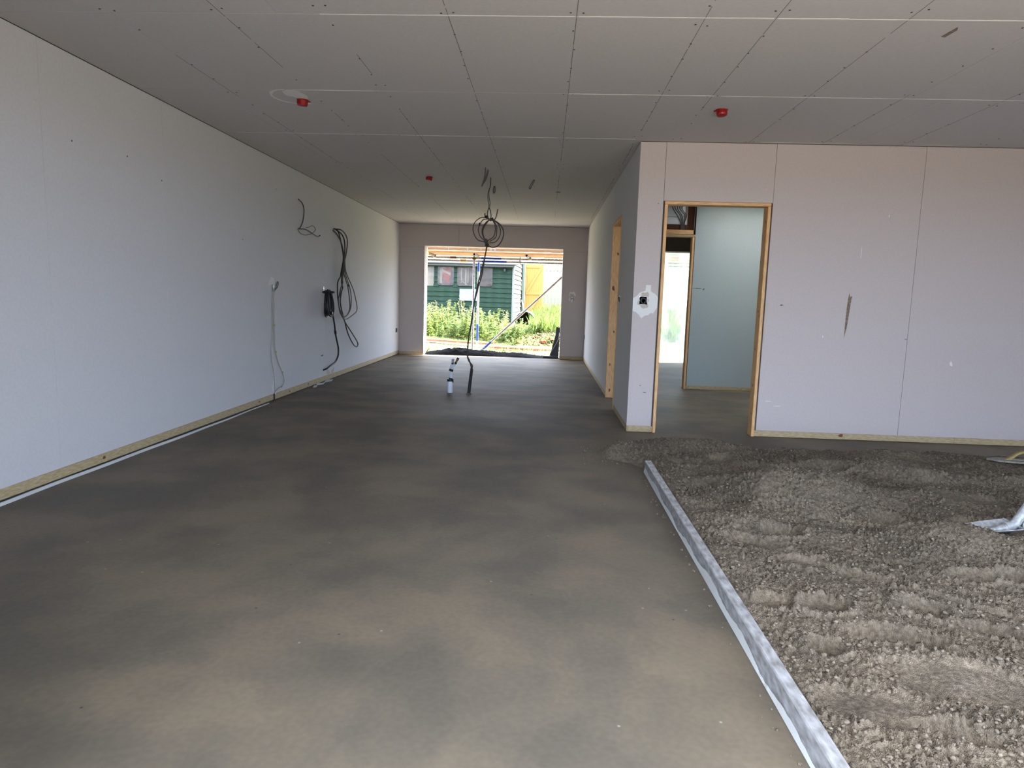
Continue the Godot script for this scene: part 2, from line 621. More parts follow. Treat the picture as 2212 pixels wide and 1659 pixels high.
func ceiling() -> void:
	var o := setting("ceiling", "grey plasterboard ceiling of wide boards with pencil lines and screws", "ceiling")
	var rows := [-0.9, -2.2, -3.417, -4.637, -5.86, -7.06, -8.27, -9.48, -10.69, -11.9, ZF]
	var splits := [[-1.3, 1.1, 3.5], [-1.36, 1.04, 3.44], [-2.2, 0.1, 2.3], [-2.3, 0.1, 2.5], [0.1, -2.3], [-1.12], [0.1, -2.3], [-1.12], [0.1, -2.3], [-1.12]]
	for i in rows.size() - 1:
		var z1: float = rows[i]
		var z0: float = rows[i + 1]
		var xmax := 4.9 if i < 4 else XR
		if i == 4:   # the row that reaches past the partition
			xmax = XR
		var xs := [XL]
		for s in splits[i]:
			if s < xmax and s > XL:
				xs.append(s)
		xs.append(xmax)
		xs.sort()
		for k in xs.size() - 1:
			obj("plasterboard", box_mesh(Vector3(xs[k] + 0.0008, HC, z0 + 0.0012), Vector3(xs[k + 1] - 0.0008, HC + 0.0125, z1 - 0.0012), 0.0008), M.ceiling_board, o)
	# strip of board between the last full joint and the partition
	obj("plasterboard", box_mesh(Vector3(XR + 0.001, HC, ZP), Vector3(4.9, HC + 0.0125, -5.861)), M.ceiling_board, o)
	# pale filler in some of the cross joints
	for f in [[-1.15, 0.09, -3.417, 0.010], [0.11, 1.03, -3.417, 0.012], [1.05, 2.9, -3.417, 0.013], [2.95, 4.6, -3.417, 0.008], [0.1, 1.05, -4.637, 0.013], [-1.75, -1.2, -4.637, 0.008], [1.1, 4.4, -4.637, 0.006], [-2.7, -1.3, -5.86, 0.012], [-1.28, 0.05, -5.86, 0.016], [0.12, 0.70, -5.86, 0.016], [1.75, 2.55, -5.885, 0.010], [2.9, 3.3, -5.885, 0.007]]:
		var st := st_new()
		var n := int((f[1] - f[0]) / 0.12) + 2
		for k in n:
			var a: float = lerpf(f[0], f[1], float(k) / n)
			var b: float = lerpf(f[0], f[1], float(k + 1) / n)
			var w: float = f[3] * rng.randf_range(0.6, 1.1)
			bx2(st, Vector3(a, HC - 0.0012, f[2] - w / 2), Vector3(b, HC + 0.004, f[2] + w / 2))
		obj("joint_filler", st.commit(), M.filler, o)
	# pencil lines along the joists, with screws
	var lines := st_new()
	var screws := st_new()
	for x in [-2.2, -1.64, -1.12, -0.52, 0.1, 0.71, 1.04, 1.65, 2.25, 2.89, 3.5]:
		var z := -1.0
		var zend := -5.9 if x > XR else -12.6
		while z > zend:
			var l := rng.randf_range(0.25, 0.9)
			var faint: bool = rng.randf() < (0.15 if x in [-1.12, -0.52, 0.1, 0.71] else 0.45)
			if z < -9.0 and rng.randf() < 0.5:
				faint = true
			if not faint:
				bx2(lines, Vector3(x - 0.0014, HC - 0.0004, maxf(z - l, zend)), Vector3(x + 0.0014, HC + 0.001, z))
			z -= l + rng.randf_range(0.01, 0.06)
		z = -1.1 - rng.randf() * 0.1
		while z > zend:
			if rng.randf() < 0.85:
				var sx: float = x + rng.randf_range(-0.012, 0.012)
				var dots := [sx]
				for j in rows:
					if absf(z - j) < 0.12:
						dots = [x - 0.03, x + 0.03]
				for s in dots:
					slab_into(screws, blob(0.0055, 0.0055, 5, 0.1, 8), Vector3(s, HC - 0.0004, z + rng.randf_range(-0.02, 0.02)), Vector3.RIGHT, Vector3.BACK, 0.002)
			z -= rng.randf_range(0.2, 0.3)
	tag(obj("pencil_line", lines.commit(), M.pencil, o), "", "", "", "stuff")
	tag(obj("screw", screws.commit(), M.screw, o), "", "", "", "stuff")
	# rub of filler round the first red cap, and a brown scuff
	var ring := st_new()
	for k in 26:
		var a0 := lerpf(1.1, 4.7, k / 26.0)
		var a1 := lerpf(1.1, 4.7, (k + 1) / 26.0)
		var p0 := Vector3(-1.80 + 0.15 * cos(a0), HC, -4.80 - 0.17 * sin(a0))
		var p1 := Vector3(-1.80 + 0.15 * cos(a1), HC, -4.80 - 0.17 * sin(a1))
		bar(ring, p0, p1, 0.0012, rng.randf_range(0.012, 0.028), Vector3.UP)
	obj("filler_smear", ring.commit(), M.filler, o)
	obj("filler_smear", slab(blob(0.07, 0.10, 3), Vector3(-1.77, HC - 0.0003, -4.74), Vector3.RIGHT, Vector3.BACK, 0.0012), M.filler, o)
	obj("scuff_mark", slab(PackedVector2Array([Vector2(-0.012, -0.05), Vector2(0.012, -0.06), Vector2(0.02, 0.03), Vector2(0.0, 0.07)]), Vector3(1.92, HC - 0.0003, -3.56), Vector3.RIGHT, Vector3.BACK, 0.001), M.torn_paper, o)
	obj("scuff_mark", slab(blob(0.03, 0.05, 8), Vector3(0.11, HC - 0.0003, -8.75), Vector3.RIGHT, Vector3.BACK, 0.001), M.torn_paper, o)


# boards on a wall: origin p, along u, up y; list of [a0, a1, y0, y1, gap]
func board(o: Node, a: Vector3, b: Vector3, m: Material, name_ := "plasterboard") -> void:
	obj(name_, box_mesh(a, b, 0.0004), m, o)


func left_wall() -> void:
	var o := setting("wall_left", "long left wall of grey plasterboard above a bare timber sole plate", "wall")
	obj("backing", box_mesh(Vector3(-3.15, -0.2, FZ0), Vector3(XL - 0.0135, 2.5135, -0.55)), M.core, o)
	var zs := [-0.9, -2.53, -3.73, -4.93, -6.13, -7.33, -8.53, -9.74, -10.94, -12.14, ZF]
	var gap := [0.0, 0.001, 0.0025, 0.0007, 0.0007, 0.0007, 0.0015, 0.003, 0.003, 0.001, 0.0]
	for i in zs.size() - 1:
		board(o, Vector3(XL - 0.0125, 0.08, zs[i + 1] + gap[i + 1] / 2), Vector3(XL, HC - 0.004, zs[i] - gap[i] / 2), M.plasterboard)
	# sole plate in lengths
	var ss := [-0.9, -3.1, -5.86, -6.855]
	for i in 3:
		obj("sole_plate", box_mesh(Vector3(XL - 0.05, 0.018, ss[i + 1] + 0.002), Vector3(XL - 0.002, 0.079, ss[i] - 0.001), 0.003), M.treated_z, o)
	ss = [-6.885, -9.9, ZF]
	for i in 2:
		obj("sole_plate", box_mesh(Vector3(XL - 0.05, 0.016, ss[i + 1] + 0.002), Vector3(XL - 0.002, 0.079, ss[i] - 0.001), 0.003), M.treated_z, o)
	for k in [[-4.12, 0.05], [-6.5, 0.05], [-7.3, 0.045], [-7.9, 0.05]]:
		obj("knot", slab(blob(0.016, 0.009, int(k[0] * 10)), Vector3(XL - 0.002, k[1], k[0]), Vector3.BACK, Vector3.UP, 0.0014), M.knot, o)
	# edge of foam strip standing in the gap, wavy, torn up further on
	var st := st_new()
	var pts: Array[Vector3] = []
	for k in 60:
		var z := lerpf(-0.95, -6.7, k / 59.0)
		pts.append(Vector3(XL + 0.024 + 0.004 * sin(z * 2.1) + 0.003 * sin(z * 7.3) - 0.012 * smoothstep(-5.2, -6.7, z), 0.0, z))
	for k in 59:
		var hh := 0.018 * (1.0 - 0.55 * smoothstep(-4.5, -6.5, pts[k].z))
		var a := pts[k] + Vector3(0, hh / 2, 0)
		var b := pts[k + 1] + Vector3(0, hh / 2, 0)
		bar(st, a, b, 0.009, hh, Vector3.RIGHT)
	tag(obj("edge_strip", st.commit(), M.foam), "thin white foam edge strip standing along the foot of the left wall", "foam strip")
	st = st_new()
	for k in 26:
		var z := lerpf(-7.95, -8.75, k / 26.0)
		var a := Vector3(XL + 0.035 + 0.02 * sin(z * 21.0), 0.010 + 0.006 * sin(z * 33.0), z)
		var z2 := lerpf(-7.95, -8.75, (k + 1) / 26.0)
		var b := Vector3(XL + 0.035 + 0.02 * sin(z2 * 21.0), 0.010 + 0.006 * sin(z2 * 33.0), z2)
		bar(st, a, b, 0.012 + 0.03 * absf(sin(z * 9.0)), 0.006, Vector3(0.6, 0.8, 0.0))
	tag(obj("edge_strip", st.commit(), M.foam), "crumpled white foam torn out at the foot of the left wall beneath the coil", "foam strip")
	# filler patches and marks
	obj("filler_patch", slab(PackedVector2Array([Vector2(-0.10, -0.01), Vector2(-0.085, 0.03), Vector2(-0.03, 0.075), Vector2(0.035, 0.07), Vector2(0.07, 0.02), Vector2(0.075, -0.01)]), Vector3(XL, 1.222, -6.86), Vector3.FORWARD, Vector3.UP, 0.0016), M.filler, o)
	obj("filler_patch", slab(blob(0.05, 0.06, 4, 0.5), Vector3(XL, 0.14, -6.86), Vector3.BACK, Vector3.UP, 0.0016), M.filler, o)
	obj("filler_patch", slab(blob(0.022, 0.07, 6, 0.5), Vector3(XL, 0.20, -6.89), Vector3.BACK, Vector3.UP, 0.0016), M.filler, o)
	obj("scuff_mark", slab(blob(0.06, 0.05, 14, 0.5), Vector3(XL, 0.125, -8.62), Vector3.BACK, Vector3.UP, 0.0012), M.filler_wet, o)
	obj("scuff_mark", slab(blob(0.05, 0.04, 15, 0.6), Vector3(XL, 0.11, -8.82), Vector3.BACK, Vector3.UP, 0.0012), M.filler_wet, o)
	obj("scuff_mark", slab(blob(0.045, 0.008, 16, 0.5), Vector3(XL, 0.355, -8.40), Vector3.BACK, Vector3.UP, 0.0012), M.pencil, o)
	for p in [[2.0, -3.97], [2.02, -4.5], [1.93, -4.9], [1.62, -6.2], [2.2, -7.0]]:
		obj("screw", slab(blob(0.006, 0.006, 3, 0.1, 8), Vector3(XL, p[0], p[1]), Vector3.BACK, Vector3.UP, 0.0012), M.pencil, o)


func far_wall() -> void:
	var o := setting("wall_back", "far end wall of grey plasterboard around a wide open doorway", "wall")
	var zc := ZF - 0.0135
	var st := st_new()
	bx2(st, Vector3(-3.15, -0.2, FZ0), Vector3(-2.36, 2.5135, zc))
	bx2(st, Vector3(-2.36, 2.105, FZ0), Vector3(0.312, 2.5135, zc))
	bx2(st, Vector3(0.312, -0.2, FZ0), Vector3(1.9, 2.5135, zc))
	bx2(st, Vector3(1.9, 2.105, FZ0), Vector3(3.5, 2.5135, zc))
	bx2(st, Vector3(3.5, -0.2, FZ0), Vector3(4.9, 2.5135, zc))
	obj("backing", st.commit(), M.core, o)
	var z0 := ZF - 0.0125
	board(o, Vector3(XL, 0.062, z0), Vector3(-2.35, 2.068, ZF), M.plasterboard_pink)
	board(o, Vector3(XL, 2.070, z0), Vector3(-2.3505, HC - 0.004, ZF), M.plasterboard_pink)
	board(o, Vector3(-2.350, 2.095, z0), Vector3(-1.692, HC - 0.004, ZF), M.plasterboard_pink)
	board(o, Vector3(-1.689, 2.095, z0), Vector3(0.302, HC - 0.004, ZF), M.plasterboard_pink)
	board(o, Vector3(0.302, 0.062, z0), Vector3(XR, 2.048, ZF), M.plasterboard_pink)
	board(o, Vector3(0.303, 2.050, z0), Vector3(XR, HC - 0.004, ZF), M.plasterboard_pink)
	# reveals of the opening
	obj("reveal_board", box_mesh(Vector3(-2.36, 0.0, FZ0 - 0.004), Vector3(-2.35, 2.095, z0 - 0.001)), M.plasterboard_pink, o)
	obj("reveal_board", box_mesh(Vector3(0.302, 0.0, FZ0 - 0.004), Vector3(0.312, 2.095, z0 - 0.001)), M.plasterboard_pink, o)
	obj("reveal_board", box_mesh(Vector3(-2.35, 2.095, FZ0 - 0.004), Vector3(0.302, 2.105, z0 - 0.001)), M.plasterboard_pink, o)
	obj("corner_bead", box_mesh(Vector3(-2.351, 0.02, ZF - 0.02), Vector3(-2.345, 2.093, ZF + 0.003), 0.001), M.galv_tube, o)
	obj("corner_bead", box_mesh(Vector3(0.297, 0.02, ZF - 0.02), Vector3(0.303, 2.093, ZF + 0.003), 0.001), M.galv_tube, o)
	# sole plates
	obj("sole_plate", box_mesh(Vector3(XL, 0.004, ZF - 0.05), Vector3(-2.352, 0.061, ZF - 0.001), 0.002), M.treated_x, o)
	obj("sole_plate", box_mesh(Vector3(0.304, 0.004, ZF - 0.05), Vector3(XR, 0.061, ZF - 0.001), 0.002), M.treated_x, o)
	# filler smear round the box on the right pier
	obj("filler_patch", slab(blob(0.065, 0.085, 9, 0.4), Vector3(0.495, 1.215, ZF), Vector3.RIGHT, Vector3.UP, 0.0016), M.filler, o)
	obj("filler_patch", slab(blob(0.05, 0.06, 10, 0.4), Vector3(0.50, 1.20, ZF), Vector3.RIGHT, Vector3.UP, 0.0026), M.filler_wet, o)


func side_wall() -> void:
	var o := setting("wall_side", "right hand wall of the narrow part, plasterboard with a door opening", "wall")
	# core with a doorway between z -7.13 and -8.045
	var st := st_new()
	bx2(st, Vector3(XR + 0.0135, 0, -7.125), Vector3(0.8365, 2.5135, ZP - 0.0135))
	bx2(st, Vector3(XR + 0.0135, 0, ZF), Vector3(0.8365, 2.5135, -8.05))
	bx2(st, Vector3(XR + 0.0135, 2.045, -8.05), Vector3(0.8365, 2.5135, -7.125))
	obj("backing", st.commit(), M.core, o)
	for x in [[XR, XR + 0.0125], [0.8375, 0.85]]:
		var first := ZP - 0.0127 if x[0] == XR else ZP - 0.1125
		board(o, Vector3(x[0], 0.06, -7.128), Vector3(x[1], HC - 0.003, first), M.plasterboard)
		board(o, Vector3(x[0], 2.047, -8.047), Vector3(x[1], HC - 0.003, -7.13), M.plasterboard)
		var zs := [-8.05, -9.4, -10.6, -11.8, ZF]
		for i in 4:
			board(o, Vector3(x[0], 0.06, zs[i + 1] + 0.001), Vector3(x[1], HC - 0.003, zs[i] - 0.001), M.plasterboard)
	for s in [[-5.93, -7.128], [-8.05, -9.6], [-9.603, ZF]]:
		obj("sole_plate", box_mesh(Vector3(XR + 0.002, 0.002, s[1] + 0.001), Vector3(XR + 0.045, 0.059, s[0] - 0.001), 0.002), M.treated_z, o)
	# door lining of the side doorway
	var d := setting("door_2", "bare pine door lining in the side wall of the narrow part", "door")
	obj("jamb", box_mesh(Vector3(0.752, 0, -8.045), Vector3(0.855, 2.04, -8.015), 0.003), M.pine_up, d)
	obj("jamb", box_mesh(Vector3(0.752, 0, -7.16), Vector3(0.855, 2.04, -7.13), 0.003), M.pine_up, d)
	obj("head", box_mesh(Vector3(0.752, 2.012, -8.014), Vector3(0.855, 2.04, -7.161), 0.003), M.pine_z, d)
	for k in [[0.825, 1.70, 0.010], [0.79, 1.30, 0.016], [0.82, 0.79, 0.008], [0.79, 0.40, 0.008], [0.80, 0.09, 0.011]]:
		obj("knot", slab(blob(k[2], k[2] * 1.7, int(k[1] * 100)), Vector3(k[0], k[1], -8.015), Vector3.RIGHT, Vector3.UP, 0.0012), M.knot, d)


func partition_wall() -> void:
	var o := setting("wall_partition", "plasterboard partition facing the camera with a pine lined doorway", "wall")
	var st := st_new()
	var zb := ZP - 0.0995
	bx2(st, Vector3(XR + 0.0135, 0, zb), Vector3(0.985, 2.5135, ZP - 0.0135))
	bx2(st, Vector3(0.985, 2.012, zb), Vector3(1.88, 2.5135, ZP - 0.0135))
	bx2(st, Vector3(1.88, 0, zb), Vector3(4.9, 2.5135, ZP - 0.0135))
	obj("backing", st.commit(), M.core, o)
	var z0 := ZP - 0.0125
	board(o, Vector3(XR, 0.057, z0), Vector3(0.9725, HC - 0.004, ZP), M.plasterboard_pink)
	board(o, Vector3(0.9755, 2.014, z0), Vector3(1.8900, HC - 0.004, ZP), M.plasterboard_pink)
	board(o, Vector3(1.8925, 0.057, z0), Vector3(3.1125, HC - 0.004, ZP), M.plasterboard_pink)
	board(o, Vector3(3.1155, 0.057, z0), Vector3(4.316, HC - 0.004, ZP), M.plasterboard_pink)
	board(o, Vector3(4.318, 0.057, z0), Vector3(4.9, HC - 0.004, ZP), M.plasterboard_pink)
	obj("plasterboard", box_mesh(Vector3(0.85, 0.057, zb - 0.0125), Vector3(0.984, HC, zb - 0.0005)), M.moisture_board, o)
	obj("plasterboard", box_mesh(Vector3(1.881, 0.057, zb - 0.0125), Vector3(4.9, HC, zb - 0.0005)), M.moisture_board, o)
	obj("plasterboard", box_mesh(Vector3(0.984, 2.014, zb - 0.0125), Vector3(1.881, HC, zb - 0.0005)), M.moisture_board, o)
	obj("sole_plate", box_mesh(Vector3(XR + 0.012, 0.003, z0 - 0.03), Vector3(0.984, 0.056, ZP - 0.001), 0.002), M.treated_x, o)
	obj("sole_plate", box_mesh(Vector3(1.881, 0.003, z0 - 0.03), Vector3(3.6, 0.056, ZP - 0.001), 0.002), M.treated_x, o)
	obj("sole_plate", box_mesh(Vector3(3.602, 0.003, z0 - 0.03), Vector3(4.9, 0.056, ZP - 0.001), 0.002), M.treated_x, o)
	obj("knot", slab(blob(0.018, 0.015, 71), Vector3(2.63, 0.038, ZP - 0.001), Vector3.RIGHT, Vector3.UP, 0.0014), M.knot, o)
	# marks
	obj("torn_paper", slab(PackedVector2Array([Vector2(-0.012, -0.19), Vector2(0.006, -0.10), Vector2(0.020, 0.10), Vector2(0.026, 0.175), Vector2(0.010, 0.165), Vector2(0.002, 0.20), Vector2(-0.004, 0.16), Vector2(-0.010, 0.05)]), Vector3(2.59, 1.08, ZP), Vector3.RIGHT, Vector3.UP, 0.0014), M.torn_paper, o)
	obj("torn_paper", slab(PackedVector2Array([Vector2(0, -0.19), Vector2(0.012, -0.18), Vector2(0.018, 0.0), Vector2(0.03, 0.14), Vector2(0.03, 0.16), Vector2(0, 0.15)]), Vector3(1.893, 1.02, ZP), Vector3.RIGHT, Vector3.UP, 0.0014), M.filler_wet, o)
	obj("filler_patch", slab(PackedVector2Array([Vector2(-0.088, 0.02), Vector2(-0.06, 0.035), Vector2(-0.03, 0.07), Vector2(0.015, 0.085), Vector2(0.018, 0.135), Vector2(0.06, 0.135), Vector2(0.062, 0.08), Vector2(0.10, 0.06), Vector2(0.126, 0.03), Vector2(0.122, -0.06), Vector2(0.09, -0.11), Vector2(0.07, -0.105), Vector2(0.05, -0.125), Vector2(0.02, -0.13), Vector2(-0.01, -0.155), Vector2(-0.03, -0.125), Vector2(-0.06, -0.10), Vector2(-0.088, -0.09)]), Vector3(0.846, 1.165, ZP), Vector3.RIGHT, Vector3.UP, 0.002), M.filler, o)
	obj("filler_patch", slab(blob(0.052, 0.062, 22, 0.35), Vector3(0.85, 1.165, ZP), Vector3.RIGHT, Vector3.UP, 0.003), M.filler_wet, o)
	for p in [[3.50, 0.70, 0.012, 0.02], [2.86, 1.93, 0.004, 0.01], [2.66, 1.62, 0.002, 0.06], [2.4, 0.9, 0.004, 0.01], [2.06, 0.28, 0.03, 0.002], [1.98, 0.32, 0.03, 0.002]]:
		obj("scuff_mark", slab(blob(p[2], p[3], int(p[0] * 50), 0.3, 10), Vector3(p[0], p[1], ZP), Vector3.RIGHT, Vector3.UP, 0.001), M.filler, o)
	for p in [[0.90, 0.36, 0.015, 0.004], [0.86, 0.42, 0.008, 0.003], [2.03, 1.16, 0.012, 0.006], [0.93, 1.99, 0.004, 0.004], [3.10, 0.90, 0.012, 0.003]]:
		obj("scuff_mark", slab(blob(p[2], p[3], int(p[0] * 70), 0.3, 10), Vector3(p[0], p[1], ZP), Vector3.RIGHT, Vector3.UP, 0.001), M.pencil, o)
	# the pine lining
	var d := setting("door_1", "bare pine door lining in the partition facing the camera", "door")
	obj("jamb", box_mesh(Vector3(0.986, 0, -6.03), Vector3(1.013, 1.984, ZP + 0.005), 0.003), M.pine_up, d)
	obj("jamb", box_mesh(Vector3(1.853, 0, -6.03), Vector3(1.880, 1.984, ZP + 0.005), 0.003), M.pine_up, d)
	obj("head", box_mesh(Vector3(0.986, 1.985, -6.03), Vector3(1.880, 2.012, ZP + 0.005), 0.003), M.pine_x, d)
	for k in [[1.86, -5.95], [1.10, -5.98], [1.06, -5.945], [0.77, -5.985], [0.45, -5.97], [0.2, -5.96]]:
		obj("knot", slab(blob(0.006, 0.012, int(k[0] * 100)), Vector3(1.853, k[0], k[1]), Vector3.BACK, Vector3.UP, 0.0012), M.knot, d)
	obj("knot", slab(blob(0.008, 0.008, 5), Vector3(1.012, 0.93, -5.93), Vector3.BACK, Vector3.UP, 0.003), M.knot, d)


func hall() -> void:
	# back wall of the hall: pale board on the right, doorway with bare header on the left
	var o := setting("wall_hall", "pale blue grey plasterboard wall at the back of the hall", "wall")
	board(o, Vector3(1.93, 0.05, -9.0825), Vector3(3.13, HC, -9.07), M.moisture_board)
	board(o, Vector3(3.132, 0.05, -9.0825), Vector3(4.9, HC, -9.07), M.moisture_board)
	obj("backing", box_mesh(Vector3(1.93, 0, -9.17), Vector3(4.9, 2.5135, -9.0835)), M.core, o)
	obj("sole_plate", box_mesh(Vector3(1.925, 0.003, -9.085), Vector3(4.9, 0.048, -9.066), 0.002), M.treated_x, o)
	obj("header", box_mesh(Vector3(0.851, 2.05, -9.16), Vector3(1.905, 2.105, -9.075), 0.002), M.pine_x, o)
	obj("header", box_mesh(Vector3(0.851, 2.014, -9.165), Vector3(1.928, 2.045, -9.062), 0.002), M.treated_x, o)
	obj("scuff_mark", slab(blob(0.06, 0.004, 5, 0.5), Vector3(2.0, 1.35, -9.07), Vector3.RIGHT, Vector3.UP, 0.001), M.pencil, o)
	obj("scuff_mark", slab(blob(0.012, 0.01, 6, 0.5), Vector3(2.08, 1.34, -9.07), Vector3.RIGHT, Vector3.UP, 0.001), M.pencil, o)
	var d := setting("door_3", "bare pine door lining at the back of the hall", "door")
	obj("jamb", box_mesh(Vector3(1.893, 0, -9.175), Vector3(1.921, 2.012, -9.062), 0.003), M.pine_up, d)
	obj("jamb", box_mesh(Vector3(0.955, 0, -9.175), Vector3(0.983, 2.012, -9.062), 0.003), M.pine_up, d)
	var w := struct("wall_hall_right", box_mesh(Vector3(3.7, 0, -9.07), Vector3(3.8, 2.5135, -6.04)), M.moisture_board)
	tag(w, "right wall of the hall", "wall")
	# above the header: foil faced insulation and cables
	var f := thing("foil_insulation", "silver foil faced insulation above the bare header in the hall", "insulation")
	obj("foil_board", box_mesh(Vector3(0.86, 2.29, -9.30), Vector3(1.835, 2.50, -9.25), 0.004), M.foil, f)
	obj("foil_board", box_mesh(Vector3(0.86, 2.185, -9.26), Vector3(1.835, 2.285, -9.20), 0.004), M.foil, f)
	obj("dark_joist", box_mesh(Vector3(0.86, 2.11, -9.25), Vector3(1.835, 2.182, -9.18), 0.003), M.brown_timber, f)
	obj("dark_joist", box_mesh(Vector3(1.84, 2.11, -9.20), Vector3(1.925, 2.5, -9.16), 0.003), M.brown_timber, f)
	var c := thing("cable_bundle", "bundle of grey cables dropping in front of the foil insulation in the hall", "cable")
	for k in 5:
		var x := 1.70 + 0.03 * k
		obj("cable", cable([Vector3(x - 0.08 + 0.02 * k, 2.5, -9.215), Vector3(x - 0.06, 2.40, -9.205), Vector3(x + 0.01 * (k % 2), 2.30, -9.185), Vector3(1.75 + 0.012 * k, 2.20, -9.165), Vector3(1.745 + 0.012 * k, 2.10, -9.15)], 0.006), M.cable_grey, c)
	# clear polythene over the second opening in the far wall
	var st := st_new()
	var nx := 40
	var ny := 30
	var g: Array[PackedVector3Array] = []
	var fn := FastNoiseLite.new()
	fn.seed = 5
	fn.frequency = 1.3
	for j in ny + 1:
		var row := PackedVector3Array()
		for i in nx + 1:
			var x := lerpf(1.88, 3.52, float(i) / nx)
			var y := lerpf(0.005, 2.12, float(j) / ny)
			row.append(Vector3(x, y, -13.29 + 0.012 * sin(x * 16.0 + y * 0.8) + 0.02 * fn.get_noise_2d(x * 2.0, y)))
		g.append(row)
	for j in ny:
		for i in nx:
			var n := (g[j][i + 1] - g[j][i]).cross(g[j + 1][i] - g[j][i]).normalized()
			quad(st, g[j][i], g[j][i + 1], g[j + 1][i + 1], g[j + 1][i], n)
	tag(obj("plastic_sheet", st.commit(), M.poly_sheet), "clear polythene sheet hung over the bright opening beyond the hall", "sheet")


# ------------------------------------------------------------------ sand and tools
var fn_big := FastNoiseLite.new()
var fn_mid := FastNoiseLite.new()
var fn_clod := FastNoiseLite.new()
var fn_fine := FastNoiseLite.new()
var fn_edge := FastNoiseLite.new()
# hollows: x, z, radius across, radius along, turn, depth, rim, smoothness
var hollows := [
	[2.36, -3.42, 0.26, 0.16, 0.2, 0.035, 0.006, 0.3],
	[1.24, -2.22, 0.16, 0.075, 0.25, 0.060, 0.012, 0.75], [0.97, -2.14, 0.065, 0.06, -0.2, 0.045, 0.008, 0.7], [1.08, -2.44, 0.095, 0.075, -0.3, 0.022, 0.016, 0.95],
	[1.32, -1.93, 0.27, 0.13, 0.25, 0.020, 0.004, 0.97], [0.96, -1.80, 0.17, 0.11, 0.25, 0.020, 0.004, 0.97], [1.13, -1.69, 0.105, 0.05, 0.45, 0.032, 0.006, 0.9],
	[1.32, -2.12, 0.10, 0.035, 0.7, 0.04, 0.004, 0.9], [0.90, -2.46, 0.10, 0.06, -0.1, 0.02, 0.006, 0.9],
	[1.84, -3.46, 0.12, 0.13, -0.1, 0.055, 0.01, 0.6], [1.82, -2.78, 0.10, 0.06, -0.1, 0.05, 0.012, 0.7], [1.98, -2.78, 0.09, 0.06, -0.1, 0.05, 0.012, 0.7],
	[0.99, -4.64, 0.09, 0.12, -0.2, 0.035, 0.012, 0.8], [1.12, -4.66, 0.08, 0.11, -0.1, 0.03, 0.012, 0.8], [1.30, -4.78, 0.10, 0.12, -0, 0.035, 0.012, 0.8], [1.47, -4.60, 0.12, 0.10, -0.3, 0.03, 0.010, 0.7],
	[1.02, -3.86, 0.22, 0.26, -0.4, 0.040, 0.010, -0.6], [1.19, -3.22, 0.11, 0.08, -0.5, 0.045, 0.012, 0.8], [1.00, -3.10, 0.15, 0.07, 0.4, 0.022, 0.008, 0.8],
	[1.95, -4.62, 0.16, 0.12, -0.2, 0.06, 0.02, 0.3], [1.70, -4.55, 0.14, 0.10, 0.3, 0.04, 0.012, 0.6], [2.56, -3.97, 0.25, 0.125, 0.55, 0.012, 0.006, 1.0],
	[1.36, -2.72, 0.14, 0.06, 0.5, 0.025, 0.006, 0.9], [1.15, -2.86, 0.12, 0.05, 0.5, 0.02, 0.006, 0.9], [1.52, -2.95, 0.20, 0.025, 0.62, 0.03, 0.003, 0.9],
	[1.70, -2.48, 0.26, 0.03, 0.62, 0.028, 0.004, 0.9], [2.62, -4.95, 0.45, 0.16, -0.05, 0.025, 0.006, 0.9], [3.2, -4.5, 0.2, 0.12, -0.3, 0.04, 0.01, 0.4], [1.45, -2.45, 0.09, 0.07, 0.4, 0.03, 0.012, 0.5], [1.62, -2.30, 0.11, 0.06, 0.5, 0.03, 0.010, 0.6],
]
# heaps: x, z, radius across, radius along, turn, height
var heaps := [
	[1.36, -3.85, 0.40, 0.32, 0.3, 0.145], [1.75, -3.98, 0.34, 0.24, 0.3, 0.085], [2.02, -3.18, 0.32, 0.22, 0.35, 0.085], [2.38, -4.62, 0.34, 0.16, 0.2, 0.07], [1.04, -3.36, 0.17, 0.11, 0.3, 0.05],
	[1.0, -5.12, 0.42, 0.16, -0.1, 0.05], [1.30, -5.15, 0.22, 0.12, -0, 0.03], [2.95, -4.45, 0.35, 0.16, 0.4, 0.05], [1.42, -2.05, 0.2, 0.12, -0, 0.02], [0.86, -2.9, 0.1, 0.4, -0, 0.02],
	[2.55, -4.42, 0.28, 0.08, 0.3, 0.05], [2.6, -3.4, 0.35, 0.16, 0.5, 0.05], [3.35, -3.9, 0.4, 0.3, -0.2, 0.06], [0.62, -4.98, 0.22, 0.12, 0.35, 0.045],
]


func local(f: Array, x: float, z: float) -> float:
	var dx: float = x - f[0]
	var dz: float = z - f[1]
	var ca := cos(f[4])
	var sa := sin(f[4])
	var u: float = (dx * ca + dz * sa) / f[2]
	var v: float = (-dx * sa + dz * ca) / f[3]
	return sqrt(u * u + v * v)


